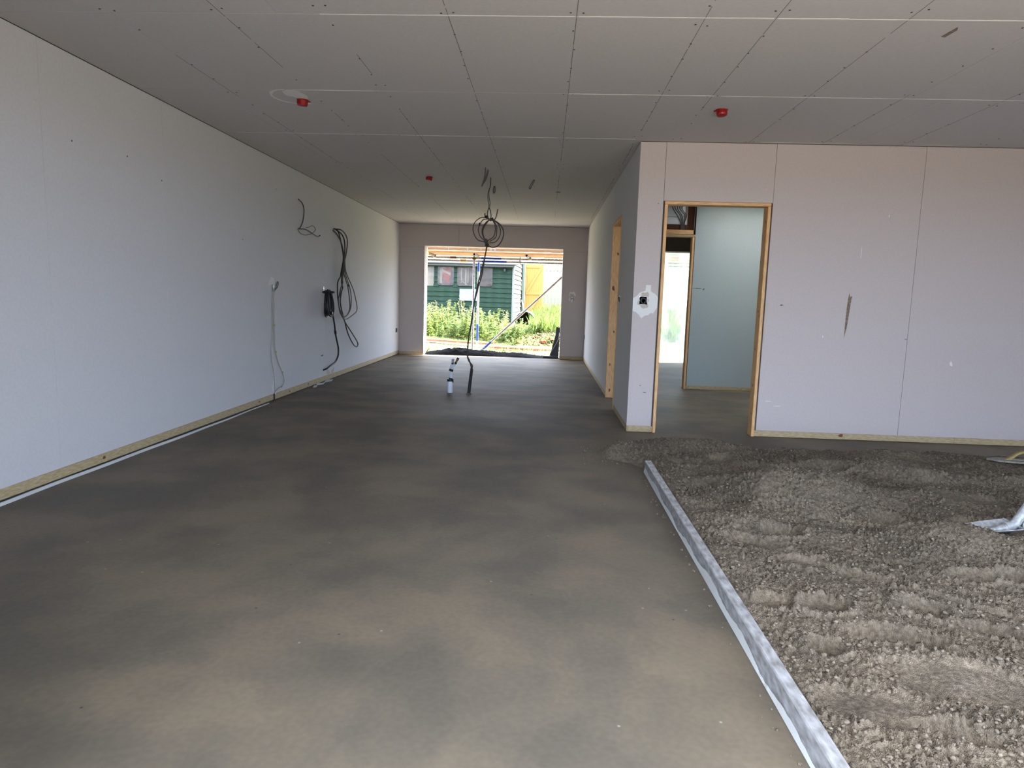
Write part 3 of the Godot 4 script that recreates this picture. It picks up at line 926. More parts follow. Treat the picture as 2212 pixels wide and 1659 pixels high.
func sand_at(x: float, z: float, hol: Array, hp: Array) -> Vector3:
	# returns height, smoothness, mask
	var e := fn_edge.get_noise_2d(x, z)
	var left := 0.752
	var soft := 0.02
	if z < -4.36:
		var t := smoothstep(-4.36, -4.52, z)
		left = lerpf(0.752, 0.74 - 0.34 * exp(-pow((z + 4.97) / 0.22, 2.0)) + 0.05 * e, t)
		soft = lerpf(0.02, 0.13, t)
	var zfar := -5.36 + 0.05 * e - 0.06 * smoothstep(1.2, 3.0, x)
	var m := smoothstep(0.0, soft, x - left) * smoothstep(0.0, 0.16, z - zfar)
	var h := 0.050 + 0.020 * fn_big.get_noise_2d(x, z) + 0.010 * fn_mid.get_noise_2d(x, z)
	for f in hp:
		var d := local(f, x, z)
		if d < 2.4:
			h += f[5] * exp(-d * d * 1.3)
	var sm := 0.0
	for f in hol:
		var d := local(f, x, z) * (1.0 + 0.16 * fn_mid.get_noise_2d(x * 1.7 + 9.0, z * 1.7))
		if d < 1.7:
			var s := 1.0 - smoothstep(0.62, 1.08, d)
			h -= f[5] * s
			h += f[6] * exp(-pow((d - 1.2) / 0.16, 2.0))
			sm = maxf(sm, s * f[7]) if f[7] > 0.0 else minf(sm, s * f[7])
	var c := fn_clod.get_noise_2d(x, z)
	var q := clampf(1.0 - sm, 0.05, 1.6)
	var patch := 0.55 + 0.75 * smoothstep(-0.25, 0.35, fn_mid.get_noise_2d(x * 0.8 - 4.0, z * 0.8 + 2.0))
	h += q * patch * (0.016 * (c + 0.55) + 0.018 * fn_fine.get_noise_2d(x, z))
	h = maxf(h, 0.004)
	return Vector3(h * m + (1.0 - m) * -0.004, sm, m)


func sand() -> void:
	fn_big.seed = 4; fn_big.frequency = 1.3; fn_big.fractal_octaves = 2
	fn_mid.seed = 6; fn_mid.frequency = 5.0; fn_mid.fractal_octaves = 3
	fn_clod.seed = 8; fn_clod.frequency = 24.0; fn_clod.noise_type = FastNoiseLite.TYPE_CELLULAR; fn_clod.fractal_octaves = 2
	fn_fine.seed = 10; fn_fine.frequency = 48.0; fn_fine.fractal_octaves = 3
	fn_edge.seed = 12; fn_edge.frequency = 6.0; fn_edge.fractal_octaves = 3
	var cols := 540
	var zs := PackedFloat32Array()
	var z := -0.95
	while z > -5.56:
		zs.append(z)
		z -= lerpf(0.0065, 0.0105, clampf((-z - 1.5) / 3.5, 0.0, 1.0))
	var rows := zs.size()
	var v := PackedVector3Array()
	var col := PackedColorArray()
	var flatness := PackedFloat32Array()
	flatness.resize(rows * cols)
	v.resize(rows * cols)
	col.resize(rows * cols)
	for j in rows:
		var hol := []
		var hp := []
		for f in hollows:
			if absf(zs[j] - f[1]) < 1.8 * maxf(f[2], f[3]):
				hol.append(f)
		for f in heaps:
			if absf(zs[j] - f[1]) < 2.4 * maxf(f[2], f[3]):
				hp.append(f)
		var x0 := 0.30
		var x1 := minf(4.85, 1.35 + 0.75 * -zs[j])
		for i in cols:
			var x := lerpf(x0, x1, float(i) / (cols - 1))
			var s := sand_at(x, zs[j], hol, hp)
			v[j * cols + i] = Vector3(x, s.x, zs[j])
			flatness[j * cols + i] = s.y
			var n := 0.85 + 0.25 * fn_big.get_noise_2d(x * 2.0 + 7.0, zs[j] * 2.0)
			col[j * cols + i] = Color(n, n * 0.99, n * 0.96)
	var nrm := PackedVector3Array()
	nrm.resize(v.size())
	for j in rows:
		var ja := maxi(j - 1, 0) * cols
		var jb := mini(j + 1, rows - 1) * cols
		for i in cols:
			var ia := maxi(i - 1, 0)
			var ib := mini(i + 1, cols - 1)
			nrm[j * cols + i] = (v[ja + i] - v[jb + i]).cross(v[j * cols + ib] - v[j * cols + ia]).normalized()
	var ids := PackedInt32Array()
	for j in rows - 1:
		for i in cols - 1:
			var a := j * cols + i
			if v[a].y < 0.0 and v[a + 1].y < 0.0 and v[a + cols].y < 0.0 and v[a + cols + 1].y < 0.0:
				continue
			ids.append_array(PackedInt32Array([a, a + cols, a + 1, a + 1, a + cols, a + cols + 1]))
	var arr := []
	arr.resize(Mesh.ARRAY_MAX)
	arr[Mesh.ARRAY_VERTEX] = v
	arr[Mesh.ARRAY_NORMAL] = nrm
	arr[Mesh.ARRAY_COLOR] = col
	arr[Mesh.ARRAY_INDEX] = ids
	var am := ArrayMesh.new()
	am.add_surface_from_arrays(Mesh.PRIMITIVE_TRIANGLES, arr)
	var o := obj("sand_heap", am, M.sand)
	tag(o, "loose damp sand screed heaped beside the straightedge, full of hollows and footprints", "sand", "", "stuff")
	# crumbs scattered on the smooth screed round the toe of the heap
	var st := st_new()
	for k in 150:
		var a := rng.randf()
		var p := Vector3(0.30 + rng.randf() * 0.35, 0.0, -4.95 + rng.randf_range(-0.28, 0.3))
		if a < 0.4:
			p = Vector3(0.69 - absf(rng.randfn(0.0, 0.02)), 0.0, rng.randf_range(-4.4, -1.3))
		var r := rng.randf_range(0.002, 0.006)
		bx(st, p + Vector3(0, r * 0.5, 0), Vector3(r * 2, r * 1.6, r * 1.8), r * 0.6, Basis.from_euler(Vector3(rng.randf(), rng.randf() * 6.0, rng.randf())))
	tag(obj("sand_crumbs", st.commit(), M.sand), "loose crumbs of sand on the smooth screed beside the heap", "sand", "", "stuff")
	# clods lying on the heap, sunk by a third
	var ball := SphereMesh.new()
	ball.radius = 1.0
	ball.height = 2.0
	ball.radial_segments = 7
	ball.rings = 4
	var bm := ball.get_mesh_arrays()
	var bv: PackedVector3Array = bm[Mesh.ARRAY_VERTEX]
	for i in bv.size():
		bv[i] *= 1.0 + 0.9 * fn_fine.get_noise_3dv(bv[i] * 0.03)
	bm[Mesh.ARRAY_VERTEX] = bv
	var clod := ArrayMesh.new()
	clod.add_surface_from_arrays(Mesh.PRIMITIVE_TRIANGLES, bm)
	var xf: Array[Transform3D] = []
	while xf.size() < 26000:
		var j := rng.randi_range(2, rows - 3)
		var i := rng.randi_range(2, cols - 3)
		var q := j * cols + i
		if v[q].y < 0.02 or v[q].x < 0.775 and v[q].z > -4.5 or flatness[q] > 0.5:
			continue
		if fn_mid.get_noise_2d(v[q].x * 1.3 + 3.0, v[q].z * 1.3) < rng.randf_range(-0.35, 0.2):
			continue
		var r := 0.0016 + 0.0058 * pow(rng.randf(), 4.0)
		xf.append(Transform3D(Basis.from_euler(Vector3(rng.randf() * 6.0, rng.randf() * 6.0, rng.randf() * 6.0)).scaled(Vector3(r * rng.randf_range(0.8, 1.3), r * rng.randf_range(0.7, 1.0), r * rng.randf_range(0.8, 1.2))), v[q] + Vector3(0, r * 0.35, 0)))
	var mm := MultiMesh.new()
	mm.transform_format = MultiMesh.TRANSFORM_3D
	mm.mesh = clod
	mm.instance_count = xf.size()
	for i in xf.size():
		mm.set_instance_transform(i, xf[i])
	var mi := MultiMeshInstance3D.new()
	mi.name = "sand_clods"
	mi.multimesh = mm
	mi.material_override = M.clod
	add_child(mi)
	tag(mi, "small crumbling clods of damp sand strewn over the heap", "sand", "", "stuff")


func tools() -> void:
	# aluminium straightedge: hollow box section with rounded edges lying on the screed
	var o := thing("straightedge", "long aluminium screeding straightedge smeared with mortar along the edge of the sand", "straightedge", Vector3(0.7355, 0, -2.78))
	obj("bar", box_c(Vector3(0.043, 0.082, 3.46), 0.004), M.aluminium, o, Vector3(0, 0.041, 0))
	obj("end_cap", box_c(Vector3(0.040, 0.078, 0.012), 0.006), M.aluminium, o, Vector3(0, 0.040, -1.734))
	# pale mortar dried along the foot of the left face: a wavy skin
	var st := st_new()
	var r := RandomNumberGenerator.new()
	r.seed = 5
	var n := 130
	var top := PackedFloat32Array()
	for k in n + 1:
		top.append(0.026 + 0.010 * sin(k * 0.11) + 0.009 * sin(k * 0.37 + 1.0) + r.randf_range(-0.004, 0.004))
	for k in n:
		var z0 := lerpf(-1.72, 1.72, float(k) / n)
		var z1 := lerpf(-1.72, 1.72, float(k + 1) / n)
		var a := Vector3(-0.0225, maxf(top[k], 0.006), z0)
		var b := Vector3(-0.0225, maxf(top[k + 1], 0.006), z1)
		var c := Vector3(-0.028, 0.002, z1)
		var d := Vector3(-0.028, 0.002, z0)
		quad(st, a, b, c, d, (b - a).cross(d - a).normalized() * -1.0 if (b - a).cross(d - a).x > 0 else (b - a).cross(d - a).normalized())
	obj("mortar_smear", st.commit(), M.mortar_smear, o)
	# shovel stuck flat in the sand: blade, socket, shaft
	var s := thing("shovel", "paint spattered steel shovel with a bent neck stuck in the sand at the right", "shovel", Vector3(2.40, 0.062, -3.40))
	st = st_new()
	var gx := 12
	var gz := 8
	var grid: Array[PackedVector3Array] = []
	for i in gx + 1:
		var t := float(i) / gx
		var row := PackedVector3Array()
		for j in gz + 1:
			var w := lerpf(-1.0, 1.0, float(j) / gz)
			var half := 0.085 * (1.0 - 0.35 * pow(t, 3.0))
			row.append(Vector3(-0.22 * t + 0.01, 0.030 * w * w - 0.045 * t + 0.004, half * w))
		grid.append(row)
	for i in gx:
		for j in gz:
			var nn := (grid[i][j + 1] - grid[i][j]).cross(grid[i + 1][j] - grid[i][j]).normalized()
			quad(st, grid[i][j], grid[i + 1][j], grid[i + 1][j + 1], grid[i][j + 1], nn)
			var dn := Vector3(0, -0.004, 0)
			quad(st, grid[i][j] + dn, grid[i + 1][j] + dn, grid[i + 1][j + 1] + dn, grid[i][j + 1] + dn, -nn)
	for j in gz:
		quad(st, grid[0][j], grid[0][j + 1], grid[0][j + 1] - Vector3(0, 0.004, 0), grid[0][j] - Vector3(0, 0.004, 0), Vector3.RIGHT)
	for i in gx:
		for j in [0, gz]:
			quad(st, grid[i][j], grid[i + 1][j], grid[i + 1][j] - Vector3(0, 0.004, 0), grid[i][j] - Vector3(0, 0.004, 0), Vector3(0, 0, -1 if j == 0 else 1))
	var bl := obj("blade", st.commit(), M.shovel_steel, s)
	bl.rotation.y = -0.15
	obj("socket", cable([Vector3(-0.03, 0.012, 0.0), Vector3(0.015, 0.03, -0.005), Vector3(0.06, 0.085, -0.02), Vector3(0.14, 0.175, -0.05), Vector3(0.22, 0.25, -0.08)], 0.023, 8, false, 14), M.shovel_steel, s)
	st = st_new()
	tube(st, PackedVector3Array([Vector3(-0.13, -0.012, 0.0), Vector3(-0.02, 0.012, 0.0)]), 0.006, 12, true, 0.0235)
	obj("strap", st.commit(), M.shovel_steel, s)
	obj("tread", cable([Vector3(0.012, 0.03, 0.085), Vector3(0.022, 0.022, 0.03), Vector3(0.022, 0.022, -0.03), Vector3(0.012, 0.03, -0.085)], 0.007, 6), M.shovel_steel, s)
	obj("rivet_eye", cable([Vector3(0.045, 0.02, 0.02), Vector3(0.06, 0.035, 0.02), Vector3(0.06, 0.05, 0.02), Vector3(0.045, 0.045, 0.02)], 0.006, 5, true), M.shovel_steel, s)
	obj("shaft", rod(Vector3(0.22, 0.25, -0.08), Vector3(0.98, 0.92, -0.36), 0.024, 16), M.shovel_blue, s)
	# plastic float with a bridge handle
	var f := thing("hand_float", "grey plastic float with a yellowish bridge handle on the sand at the right edge", "float", Vector3(3.52, 0.085, -4.93))
	f.rotation = Vector3(0.02, -0.35, 0.03)
	var outl := PackedVector2Array([Vector2(-0.24, 0.0), Vector2(-0.18, 0.05), Vector2(-0.12, 0.06), Vector2(0.17, 0.06), Vector2(0.17, -0.06), Vector2(-0.12, -0.06), Vector2(-0.18, -0.05)])
	obj("plate", slab(outl, Vector3.ZERO, Vector3.RIGHT, Vector3.BACK, 0.012), M.float_plastic, f)
	obj("rib", box_c(Vector3(0.24, 0.008, 0.03), 0.003), M.float_plastic, f, Vector3(0.01, 0.009, 0))
	st = st_new()
	var hp := smooth_path([Vector3(-0.13, 0.006, 0), Vector3(-0.09, 0.035, 0), Vector3(-0.05, 0.066, 0), Vector3(0.0, 0.076, 0), Vector3(0.07, 0.074, 0), Vector3(0.11, 0.05, 0), Vector3(0.135, 0.008, 0)], 5)
	var arch := PackedVector2Array()
	for k in hp.size():
		arch.append(Vector2(hp[k].x, hp[k].y))
	for k in range(hp.size() - 1, -1, -1):
		arch.append(Vector2(hp[k].x * 0.88, hp[k].y - 0.013))
	slab_into(st, arch, Vector3.ZERO, Vector3.RIGHT, Vector3.UP, 0.034)
	obj("handle", st.commit(), M.float_handle, f)


# ------------------------------------------------------------------ electrics
# galvanised back box, mouth facing +z, made of four sides, back and lugs
func back_box(label: String, at: Vector3, turn: float, w := 0.072, h := 0.072) -> Node3D:
	var o := thing("electrical_back_box", label, "electrical box", at, "metal back boxes in the walls")
	o.rotation.y = turn
	var st := st_new()
	var t := 0.003
	bx2(st, Vector3(-w / 2, -h / 2, -0.03), Vector3(-w / 2 + t, h / 2, 0.004))
	bx2(st, Vector3(w / 2 - t, -h / 2, -0.03), Vector3(w / 2, h / 2, 0.004))
	bx2(st, Vector3(-w / 2, h / 2 - t, -0.03), Vector3(w / 2, h / 2, 0.004))
	bx2(st, Vector3(-w / 2, -h / 2, -0.03), Vector3(w / 2, -h / 2 + t, 0.004))
	obj("rim", st.commit(), M.steel, o)
	obj("back_plate", box_mesh(Vector3(-w / 2, -h / 2, -0.012), Vector3(w / 2, h / 2, 0.0015)), M.steel, o)
	for s in [-1.0, 1.0]:
		obj("lug", lathe([Vector2(0, 0), Vector2(0.006, 0), Vector2(0.006, 0.004), Vector2(0.003, 0.005), Vector2(0, 0.005)], 10), M.steel, o, Vector3(s * (w / 2 - 0.01), 0, 0.003)).rotation.x = PI / 2
	return o


func wall_things() -> void:
	var lt := PI / 2
	var b1 := back_box("metal back box in the left wall under a filler patch, thin pale cables below", Vector3(XL, 1.182, -6.885), lt, 0.075, 0.078)
	obj("cable_loop", cable([Vector3(0.01, -0.03, 0.004), Vector3(0.03, 0.01, 0.03), Vector3(0.05, 0.05, 0.035), Vector3(0.042, 0.07, 0.03), Vector3(0.025, 0.04, 0.03), Vector3(0.0, -0.02, 0.015)], 0.005, 6), M.cable_grey, b1)
	obj("knockout", slab(PackedVector2Array([Vector2(-0.018, 0.03), Vector2(0.014, 0.03), Vector2(0.008, -0.005), Vector2(-0.006, -0.008)]), Vector3(-0.004, 0.0, 0.005), Vector3.RIGHT, Vector3.UP, 0.002), M.white_plastic, b1)
	back_box("metal back box in the left wall from which a black cable coil hangs", Vector3(XL, 1.19, -8.48), lt, 0.075, 0.078)
	var b3 := back_box("metal back box in grey filler on the partition pier beside the doorway", Vector3(0.845, 1.165, ZP), 0.0)
	var coil := []
	for k in 16:
		var a := TAU * k / 16.0
		coil.append(Vector3(-0.002 + 0.021 * cos(a), 0.002 + 0.022 * sin(a), 0.006 + 0.003 * sin(a * 2)))
	obj("cable_coil", cable(coil, 0.0055, 4, true), M.cable_dark, b3)
	coil.clear()
	for k in 16:
		var a := TAU * k / 16.0
		coil.append(Vector3(0.004 + 0.020 * cos(a), -0.004 + 0.021 * sin(a), 0.013))
	obj("cable_coil", cable(coil, 0.0055, 4, true), M.cable_dark, b3)
	obj("cable_tail", cable([Vector3(0.02, 0.0, 0.013), Vector3(0.03, -0.02, 0.012), Vector3(0.028, -0.034, 0.008)], 0.005, 4), M.cable_dark, b3)
	obj("cable_tail", cable([Vector3(0.022, 0.032, 0.006), Vector3(0.025, 0.01, 0.012), Vector3(0.02, -0.01, 0.012)], 0.005, 4), M.cable_dark, b3)
	var b4 := back_box("metal back box in the side wall just past the partition corner", Vector3(XR, 1.178, -6.955), -PI / 2)
	obj("cable_tail", cable([Vector3(-0.02, 0.0, 0.004), Vector3(0.0, 0.015, 0.012), Vector3(0.018, -0.005, 0.012), Vector3(0.01, -0.03, 0.004)], 0.005, 5), M.cable_dark, b4)
	var b5 := back_box("metal back box in the right pier of the far wall beside the opening", Vector3(0.50, 1.165, ZF), 0.0)
	obj("cable_tail", cable([Vector3(-0.02, -0.02, 0.004), Vector3(-0.005, 0.015, 0.012), Vector3(0.02, 0.005, 0.012), Vector3(0.015, -0.025, 0.004)], 0.006, 5), M.cable_dark, b5)
	for e in [[Vector3(XL, 0.48, -12.68), lt, "dark recessed socket box low on the left wall near the far corner"], [Vector3(XR, 0.46, -12.72), -lt, "dark recessed socket box low on the side wall near the far corner"]]:
		var o := thing("socket_box", e[2], "electrical box", e[0], "dark socket boxes by the far corners")
		o.rotation.y = e[1]
		obj("rim", box_c(Vector3(0.14, 0.085, 0.006), 0.002), M.steel, o, Vector3(0, 0, 0.001))
		obj("recess", box_c(Vector3(0.125, 0.07, 0.006), 0.001), M.black_plastic, o, Vector3(0, 0, 0.002))

	# loose grey flex high on the left wall
	var o := thing("loose_flex", "short loose grey flex curling out of the left wall near the ceiling", "cable")
	obj("cable", cable([Vector3(-2.800, 2.180, -7.551), Vector3(-2.790, 2.152, -7.638), Vector3(-2.785, 2.095, -7.684), Vector3(-2.785, 2.010, -7.674), Vector3(-2.790, 1.934, -7.647), Vector3(-2.800, 1.872, -7.600), Vector3(-2.825, 1.857, -7.605)], 0.006), M.cable_mid, o)
	obj("cable", cable([Vector3(-2.825, 1.857, -7.60), Vector3(-2.795, 1.867, -7.701), Vector3(-2.785, 1.862, -7.799), Vector3(-2.78, 1.841, -7.932), Vector3(-2.78, 1.825, -8.071), Vector3(-2.785, 1.824, -8.160), Vector3(-2.79, 1.840, -8.224)], 0.006), M.cable_mid, o)
	obj("thin_wire", cable([Vector3(-2.825, 1.856, -7.595), Vector3(-2.80, 1.834, -7.543), Vector3(-2.79, 1.808, -7.581), Vector3(-2.785, 1.800, -7.699), Vector3(-2.78, 1.821, -7.847), Vector3(-2.78, 1.858, -7.984), Vector3(-2.78, 1.890, -8.046), Vector3(-2.78, 1.920, -8.021), Vector3(-2.785, 1.929, -7.943), Vector3(-2.79, 1.902, -7.850), Vector3(-2.79, 1.891, -7.767)], 0.0035), M.cable_mid, o)
	obj("end_cap", lathe([Vector2(0, -0.008), Vector2(0.009, -0.006), Vector2(0.009, 0.006), Vector2(0, 0.008)], 10), M.cable_dark, o, Vector3(-2.79, 1.842, -8.228))

	# long hank of cable hung on the left wall
	o = thing("cable_hank", "long hank of grey cable hanging in loops on the left wall", "cable")
	obj("cable", cable([Vector3(-2.825, 1.995, -8.90), Vector3(-2.775, 1.97, -8.89), Vector3(-2.760, 1.889, -8.944), Vector3(-2.760, 1.764, -9.031), Vector3(-2.760, 1.635, -9.097), Vector3(-2.760, 1.519, -9.050), Vector3(-2.760, 1.429, -8.993), Vector3(-2.760, 1.372, -8.965), Vector3(-2.760, 1.302, -8.853), Vector3(-2.760, 1.210, -8.830), Vector3(-2.760, 1.104, -8.839), Vector3(-2.760, 0.998, -8.881), Vector3(-2.760, 0.890, -8.946), Vector3(-2.760, 0.811, -9.081), Vector3(-2.760, 0.739, -9.196), Vector3(-2.760, 0.655, -9.363), Vector3(-2.760, 0.543, -9.588), Vector3(-2.760, 0.444, -9.770), Vector3(-2.760, 0.398, -9.797), Vector3(-2.760, 0.373, -9.730), Vector3(-2.760, 0.412, -9.587), Vector3(-2.760, 0.510, -9.412), Vector3(-2.765, 0.616, -9.290), Vector3(-2.770, 0.746, -9.196), Vector3(-2.775, 0.845, -9.127), Vector3(-2.775, 0.969, -9.026), Vector3(-2.775, 1.064, -9.004), Vector3(-2.775, 1.166, -9.051), Vector3(-2.775, 1.227, -9.108), Vector3(-2.775, 1.294, -9.063), Vector3(-2.775, 1.403, -9.087), Vector3(-2.775, 1.537, -9.142), Vector3(-2.77, 1.675, -9.189), Vector3(-2.76, 1.841, -9.156), Vector3(-2.76, 1.930, -9.033), Vector3(-2.80, 1.980, -8.901)], 0.0085, 4), M.cable_dark, o)
	obj("cable", cable([Vector3(-2.825, 1.985, -8.87), Vector3(-2.75, 1.985, -8.935), Vector3(-2.740, 1.950, -9.102), Vector3(-2.740, 1.866, -9.217), Vector3(-2.740, 1.708, -9.169), Vector3(-2.740, 1.602, -9.099), Vector3(-2.740, 1.518, -9.030), Vector3(-2.740, 1.345, -8.974), Vector3(-2.740, 1.293, -8.998), Vector3(-2.740, 1.211, -8.908), Vector3(-2.740, 1.131, -8.863), Vector3(-2.740, 1.052, -8.796), Vector3(-2.740, 0.945, -8.860), Vector3(-2.740, 0.849, -8.993), Vector3(-2.740, 0.838, -9.131), Vector3(-2.740, 0.890, -9.273), Vector3(-2.740, 0.973, -9.334), Vector3(-2.740, 1.106, -9.299), Vector3(-2.740, 1.230, -9.240), Vector3(-2.740, 1.337, -9.135), Vector3(-2.740, 1.422, -9.044), Vector3(-2.740, 1.520, -9.045), Vector3(-2.740, 1.634, -9.065), Vector3(-2.740, 1.793, -8.966), Vector3(-2.77, 1.914, -8.858), Vector3(-2.825, 1.97, -8.85)], 0.008, 4), M.cable_mid, o)
	obj("cable", cable([Vector3(-2.735, 1.62, -9.08), Vector3(-2.730, 1.484, -9.080), Vector3(-2.730, 1.393, -9.172), Vector3(-2.730, 1.274, -9.363), Vector3(-2.730, 1.185, -9.487), Vector3(-2.730, 1.064, -9.588), Vector3(-2.730, 0.956, -9.652), Vector3(-2.730, 0.891, -9.613), Vector3(-2.730, 0.839, -9.385), Vector3(-2.730, 0.800, -9.144), Vector3(-2.730, 0.819, -8.970), Vector3(-2.735, 0.92, -8.88)], 0.007, 4), M.cable_mid, o)
	obj("cable", cable([Vector3(-2.750, 1.56, -9.09), Vector3(-2.750, 1.445, -9.123), Vector3(-2.750, 1.333, -9.239), Vector3(-2.750, 1.232, -9.358), Vector3(-2.750, 1.134, -9.418), Vector3(-2.750, 1.022, -9.430), Vector3(-2.750, 0.923, -9.380), Vector3(-2.750, 0.849, -9.235), Vector3(-2.750, 0.826, -9.071), Vector3(-2.750, 0.877, -8.936), Vector3(-2.750, 0.971, -8.871), Vector3(-2.750, 1.078, -8.850), Vector3(-2.750, 1.185, -8.918), Vector3(-2.750, 1.280, -9.008), Vector3(-2.750, 1.401, -9.043), Vector3(-2.750, 1.56, -9.07)], 0.007, 4), M.cable_mid, o)
	obj("tie", box_c(Vector3(0.03, 0.035, 0.03), 0.008), M.black_plastic, o, Vector3(-2.75, 1.258, -9.30))
	obj("tie", box_c(Vector3(0.05, 0.02, 0.05), 0.006), M.black_plastic, o, Vector3(-2.75, 1.45, -9.06))

	# black coil strapped up, tail running down to the foot of the wall
	o = thing("cable_coil", "black cable coil strapped up on the left wall, its tail reaching the floor", "cable")
	obj("cable", cable([Vector3(-2.825, 1.165, -8.47), Vector3(-2.775, 1.17, -8.39), Vector3(-2.74, 1.171, -8.30), Vector3(-2.70, 1.175, -8.29)], 0.010), M.cable_dark, o)
	for k in 5:
		var dx := 0.014 * k
		var pts := []
		for a in 18:
			var t := TAU * a / 18.0
			var rx := 0.085 + 0.008 * sin(k * 2.0)
			pts.append(Vector3(-2.745 + dx + 0.012 * sin(t + k), 1.02 + (0.155 + 0.012 * sin(k * 1.7)) * cos(t), -8.315 + rx * sin(t) * (1.0 - 0.35 * cos(t))))
		obj("coil_loop", cable(pts, 0.010, 4, true), M.cable_dark, o)
	obj("strap", cable([Vector3(-2.77, 1.15, -8.36), Vector3(-2.66, 1.158, -8.36), Vector3(-2.655, 1.165, -8.27), Vector3(-2.76, 1.16, -8.26)], 0.010, 6, true), M.cable_dark, o)
	obj("strap", box_c(Vector3(0.075, 0.05, 0.07), 0.012), M.black_plastic, o, Vector3(-2.70, 0.90, -8.32))
	obj("cable", cable([Vector3(-2.70, 1.14, -8.40), Vector3(-2.735, 1.061, -8.47), Vector3(-2.755, 0.947, -8.58), Vector3(-2.765, 0.842, -8.66), Vector3(-2.77, 0.735, -8.73), Vector3(-2.770, 0.635, -8.761), Vector3(-2.770, 0.531, -8.820), Vector3(-2.770, 0.433, -8.884), Vector3(-2.770, 0.360, -8.893), Vector3(-2.770, 0.303, -8.865), Vector3(-2.775, 0.240, -8.768), Vector3(-2.785, 0.207, -8.601), Vector3(-2.80, 0.178, -8.49), Vector3(-2.825, 0.165, -8.43)], 0.011), M.cable_dark, o)
	obj("joint_sleeve", rod(Vector3(-2.770, 0.655, -8.755), Vector3(-2.770, 0.615, -8.772), 0.016), M.black_plastic, o)

	# two thin pale cables from the first box
	o = thing("alarm_cable", "thin pale cable with yellow ties bowing out down the left wall", "cable")
	obj("cable", cable([Vector3(-2.81, 1.170, -6.865), Vector3(-2.80, 1.102, -6.83), Vector3(-2.800, 1.016, -6.829), Vector3(-2.800, 0.870, -6.822), Vector3(-2.800, 0.800, -6.826), Vector3(-2.800, 0.696, -6.833), Vector3(-2.800, 0.609, -6.827), Vector3(-2.800, 0.520, -6.852), Vector3(-2.800, 0.408, -6.914), Vector3(-2.800, 0.300, -7.011), Vector3(-2.800, 0.203, -7.066), Vector3(-2.800, 0.145, -7.017), Vector3(-2.805, 0.127, -6.910), Vector3(-2.815, 0.100, -6.855), Vector3(-2.818, 0.083, -6.855)], 0.005), M.cable_pale, o)
	for p in [Vector3(-2.797, 0.805, -6.826), Vector3(-2.797, 0.523, -6.852), Vector3(-2.797, 0.292, -7.02), Vector3(-2.797, 0.138, -6.99)]:
		obj("tie", box_c(Vector3(0.014, 0.018, 0.022), 0.004), M.yellow_tape, o, p)
	o = thing("bell_wire", "second thin pale cable lying flat down the left wall beneath the box", "cable")
	obj("cable", cable([Vector3(-2.815, 1.150, -6.84), Vector3(-2.81, 1.016, -6.810), Vector3(-2.81, 0.870, -6.810), Vector3(-2.812, 0.697, -6.797), Vector3(-2.815, 0.570, -6.770), Vector3(-2.818, 0.439, -6.785), Vector3(-2.818, 0.319, -6.835), Vector3(-2.818, 0.210, -6.855), Vector3(-2.82, 0.085, -6.865)], 0.004), M.cable_pale, o)
	obj("duct", box_mesh(Vector3(-2.85, 0.005, -6.884), Vector3(-2.824, 0.085, -6.857), 0.004), M.black_plastic, o)


func red_cap(label: String, at: Vector3, turn: float) -> void:
	var o := thing("red_cap", label, "ceiling cap", at, "red caps on the ceiling")
	o.rotation = Vector3(0.10, turn, -0.08)
	obj("dome", lathe([Vector2(0.030, 0.004), Vector2(0.036, -0.004), Vector2(0.037, -0.030), Vector2(0.033, -0.040), Vector2(0.0, -0.043)], 18), M.red_plastic, o)
	obj("flange", lathe([Vector2(0.0, 0.004), Vector2(0.041, 0.004), Vector2(0.043, 0.0), Vector2(0.041, -0.004), Vector2(0.036, -0.004)], 18), M.red_plastic, o)
	obj("tab", box_c(Vector3(0.03, 0.006, 0.012), 0.002), M.red_plastic, o, Vector3(0.04, -0.004, -0.01))


